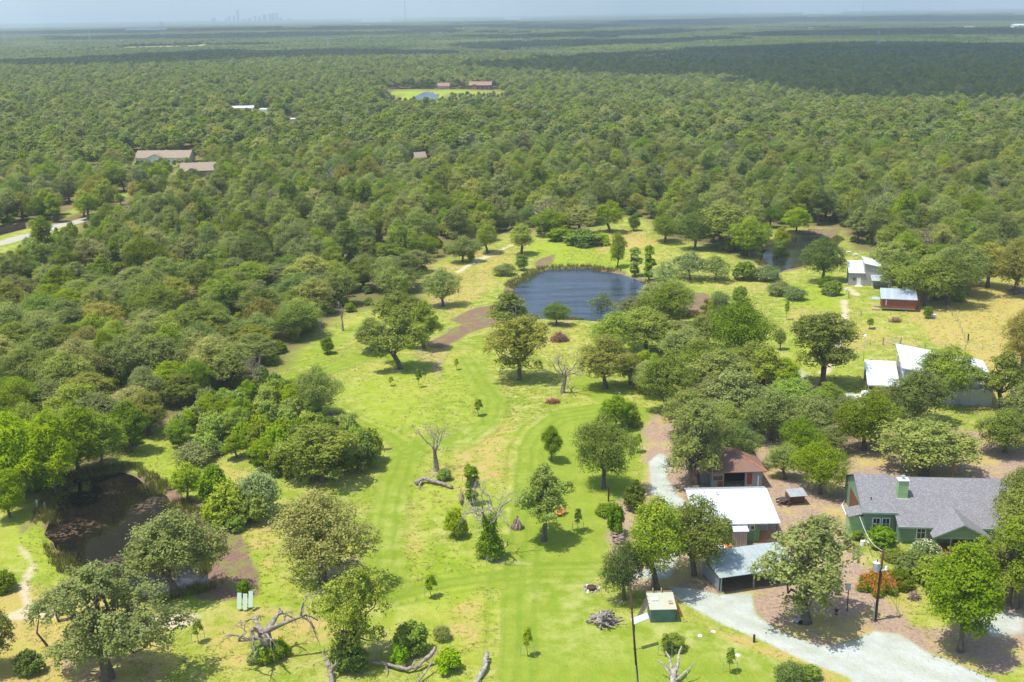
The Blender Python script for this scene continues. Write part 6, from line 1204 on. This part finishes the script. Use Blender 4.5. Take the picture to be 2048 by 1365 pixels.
for k, (px, top, wp, hp_) in enumerate(sky_t):
    rv = ray(px, 46); rv = rv/rv[1]*dist; x, y = rv[0], rv[1]; z = float(gz(np.array([x]), np.array([y]))[0]); s_ = dist/F/math.cos(PITCH)*1.0; h = 10.0
    while proj(x, y, z+h)[1] > top and h < 500: h += 4
    e = empty('city_tower', (x, y, z)); w = wp*s_*1.05; hh = h
    tag(e, '%s tower of the faint city skyline at upper left, %s from the left' % ('tall' if hp_ > 12 else 'low', ['first','second','third','fourth','fifth','sixth','seventh','eighth','ninth','tenth','eleventh','twelfth','thirteenth','fourteenth','fifteenth'][k]) if k < 15 else ('faint pair of towers above the horizon centre, the %s one' % ('left' if k == 15 else 'right')), 'skyscraper', 'towers of the hazy city skyline')
    MB().box(-w/2, w/2, -w/2, w/2, -20, hh*0.93).build('tower_shaft', m_sky, e); MB().box(-w/3, w/3, -w/3, w/3, hh*0.93, hh).build('crown_block', m_sky, e)
# ---- rough grass in the unmown parts, one object
r = np.random.default_rng(77); n = 150000; x = r.uniform(-120, 150, n); y = r.uniform(100, 380, n)**1.0; k = (np.abs(x) < y*0.46+3) & (sdpoly(x, y, CLEAR) < -1)
x, y = x[k], y[k]
fi = lambda arr: arr.reshape(ny, nx)[np.clip(np.searchsorted(ys, y), 0, ny-1), np.clip(np.searchsorted(xs, x), 0, nx-1)]
bad = np.maximum.reduce([fi(mown)*1.2, fi(gravel)*1.5, fi(mud), fi(litter)*0.6, fi(track)])
k = (fbm(x, y, 12, 3, 3) + 0.25*r.uniform(-1, 1, len(x)) > 0.45) & (bad < 0.4); 
for P in PONDS: k &= sdpoly(x, y, P) > 1.0
x, y = x[k], y[k]; n = len(x); z = gz(x, y); B = 5; co = []
cx = np.repeat(x, B)+r.normal(size=n*B)*0.13; cy = np.repeat(y, B)+r.normal(size=n*B)*0.13; cz = np.repeat(z, B); hh = np.repeat(r.uniform(0.08, 0.26, n), B)*r.uniform(0.7, 1.1, n*B); a = r.uniform(0, 6.28, n*B); wd = 0.09
b0 = np.stack([cx-np.cos(a)*wd, cy-np.sin(a)*wd, cz-0.02], -1); b1 = np.stack([cx+np.cos(a)*wd, cy+np.sin(a)*wd, cz-0.02], -1); tp = np.stack([cx+r.normal(size=n*B)*0.30, cy+r.normal(size=n*B)*0.30, cz+hh], -1)
co = np.stack([b0, b1, tp], 1).reshape(-1, 3); tone = np.clip(np.repeat(fbm(x, y, 18, 91, 3), B)*1.8-0.4+r.normal(size=n*B)*0.15, 0, 1)
L_grass = leafmat('rough_grass', (0.36, 0.50, 0.045), (0.80, 0.76, 0.32), 0.35, rough=0.9)
gr_o = link('tall_grass', mesh_np('tall_grass', co, None, np.arange(n*B*3).reshape(-1, 3), {'tone': ('FLOAT', np.repeat(tone, 3))}), L_grass); tag(gr_o, 'rough unmown grass tufts over the meadow', 'grass', None, 'stuff')

# ---- sedge and reeds round the ponds
r = np.random.default_rng(171); X = []; Y = []
for P in (POND_A, POND_B, POND_C, INLET):
    px_ = [p[0] for p in P]; py_ = [p[1] for p in P]; n = 16000; x = r.uniform(min(px_)-7, max(px_)+7, n); y = r.uniform(min(py_)-7, max(py_)+7, n)
    d = sdpoly(x, y, P)+3.4*(fbm(x, y, 8, 5, 3)-0.5); k = (d > -1.2) & (d < 3.2) & (fbm(x, y, 6, 61, 3) > 0.47); X.append(x[k]); Y.append(y[k])
x = np.concatenate(X); y = np.concatenate(Y); n = len(x); z = gz(x, y); B = 6
cx = np.repeat(x, B)+r.normal(size=n*B)*0.16; cy = np.repeat(y, B)+r.normal(size=n*B)*0.16; cz = np.repeat(z, B); hh = np.repeat(r.uniform(0.5, 1.2, n), B)*r.uniform(0.7, 1.1, n*B); a = r.uniform(0, 6.28, n*B); wd = 0.06
b0 = np.stack([cx-np.cos(a)*wd, cy-np.sin(a)*wd, cz-0.02], -1); b1 = np.stack([cx+np.cos(a)*wd, cy+np.sin(a)*wd, cz-0.02], -1); tp = np.stack([cx+r.normal(size=n*B)*0.2, cy+r.normal(size=n*B)*0.2, cz+hh], -1)
rd_o = link('pond_reeds', mesh_np('pond_reeds', np.stack([b0, b1, tp], 1).reshape(-1, 3), None, np.arange(n*B*3).reshape(-1, 3), {'tone': ('FLOAT', np.repeat(r.uniform(0, 1, n*B), 3))}), leafmat('reeds', (0.19, 0.14, 0.06), (0.34, 0.40, 0.08), 0.3, rough=0.9)); tag(rd_o, 'brown and green sedge fringing the ponds', 'reeds', None, 'stuff')
# ================================================================ AIR AND CLOUDS
def cloud(name, pts, alt, label, seed):
    r = np.random.default_rng(seed); sh = np.array([SUN3[0], SUN3[1]])/SUN3[2]*alt
    P = [(p.x+sh[0], p.y+sh[1]) for p in [G(*q) for q in pts]]
    xs_ = [p[0] for p in P]; ys_ = [p[1] for p in P]; area = (max(xs_)-min(xs_))*(max(ys_)-min(ys_)); R = max(35, math.sqrt(area)/18)
    bm = bmesh.new(); n = 0; tries = 0
    while n < 420 and tries < 9000:
        tries += 1; x = r.uniform(min(xs_), max(xs_)); y = r.uniform(min(ys_), max(ys_)); d = float(sdpoly(np.array([x]), np.array([y]), P)[0])
        if d > -R*0.15: continue
        n += 1; s = R*r.uniform(0.6, 1.25); hgt = min(2.2, 0.7-d/(3*R))
        bmesh.ops.create_icosphere(bm, subdivisions=2, radius=1, matrix=Matrix.Translation((x, y, alt+s*hgt*0.5)) @ Matrix.Diagonal((s, s, s*0.6*hgt, 1)))
    me = bpy.data.meshes.new(name); bm.to_mesh(me); bm.free(); 
    for p in me.polygons: p.use_smooth = True
    o = link(name, me, cloudmat); tag(o, label, 'cloud'); return o
cloudmat = simple('cloud_white', (0.8, 0.8, 0.82), 1.0, 0.05, 0.01)
CL = [([(985,140),(1200,118),(1450,104),(1750,92),(2200,100),(2200,236),(2048,226),(1900,215),(1720,200),(1500,184),(1350,166),(1180,158),(1050,150)], 'broad grey cumulus above the right of the forest'),
      ([(-100,132),(150,128),(420,112),(700,108),(900,112),(860,124),(600,128),(350,140),(100,146),(-100,144)], 'long cumulus above the left of the forest'),
      ([(900,96),(1150,88),(1450,80),(1480,86),(1200,98),(950,108)], 'small ragged cumulus above the middle of the forest'),
      ([(1480,72),(1800,62),(2150,66),(2150,76),(1700,78),(1500,80)], 'thin flat cumulus above the far right of the forest'),
      ([(100,78),(500,72),(900,66),(900,72),(500,82),(120,86)], 'thin flat cumulus above the far left of the forest'),
      ([(-100,70),(300,62),(700,58),(1100,50),(1500,44),(1500,52),(1100,60),(700,65),(300,70),(-100,74)], 'flat grey cumulus far out over the left plain'), ([(900,80),(1300,66),(1460,62),(1300,74),(1000,84)], 'small cumulus far out over the middle forest'), ([(1250,44),(1700,36),(2150,34),(2150,46),(1700,46),(1250,50)], 'flat grey cumulus far out over the right plain'),
      ]
for i, (pts, lab) in enumerate(CL): cloud('cumulus_cloud', pts, 1500, lab, 40+i)
hz = bmesh.new(); bmesh.ops.create_cube(hz, size=1)
zlo = float(gzv.min())-1.0
me = bpy.data.meshes.new('haze'); hz.to_mesh(me); hz.free()
haze = link('haze', me); haze.scale = (41000, 23000, 330-zlo); haze.location = (0, 10900, (330+zlo)/2)
tag(haze, 'thin blue haze in the summer air over the forest', 'haze', None, 'stuff')
hm = bpy.data.materials.new('haze_air'); hm.use_nodes = True; hn = hm.node_tree.nodes; hn.remove(hn['Principled BSDF'])
pv = hn.new('ShaderNodeVolumePrincipled'); pv.inputs['Color'].default_value = (0.74, 0.87, 1.0, 1); pv.inputs['Density'].default_value = HAZE_DENSITY; pv.inputs['Anisotropy'].default_value = 0.0
hm.node_tree.links.new(pv.outputs[0], hn['Material Output'].inputs['Volume']); me.materials.append(hm)

scene.cycles.volume_bounces = 2
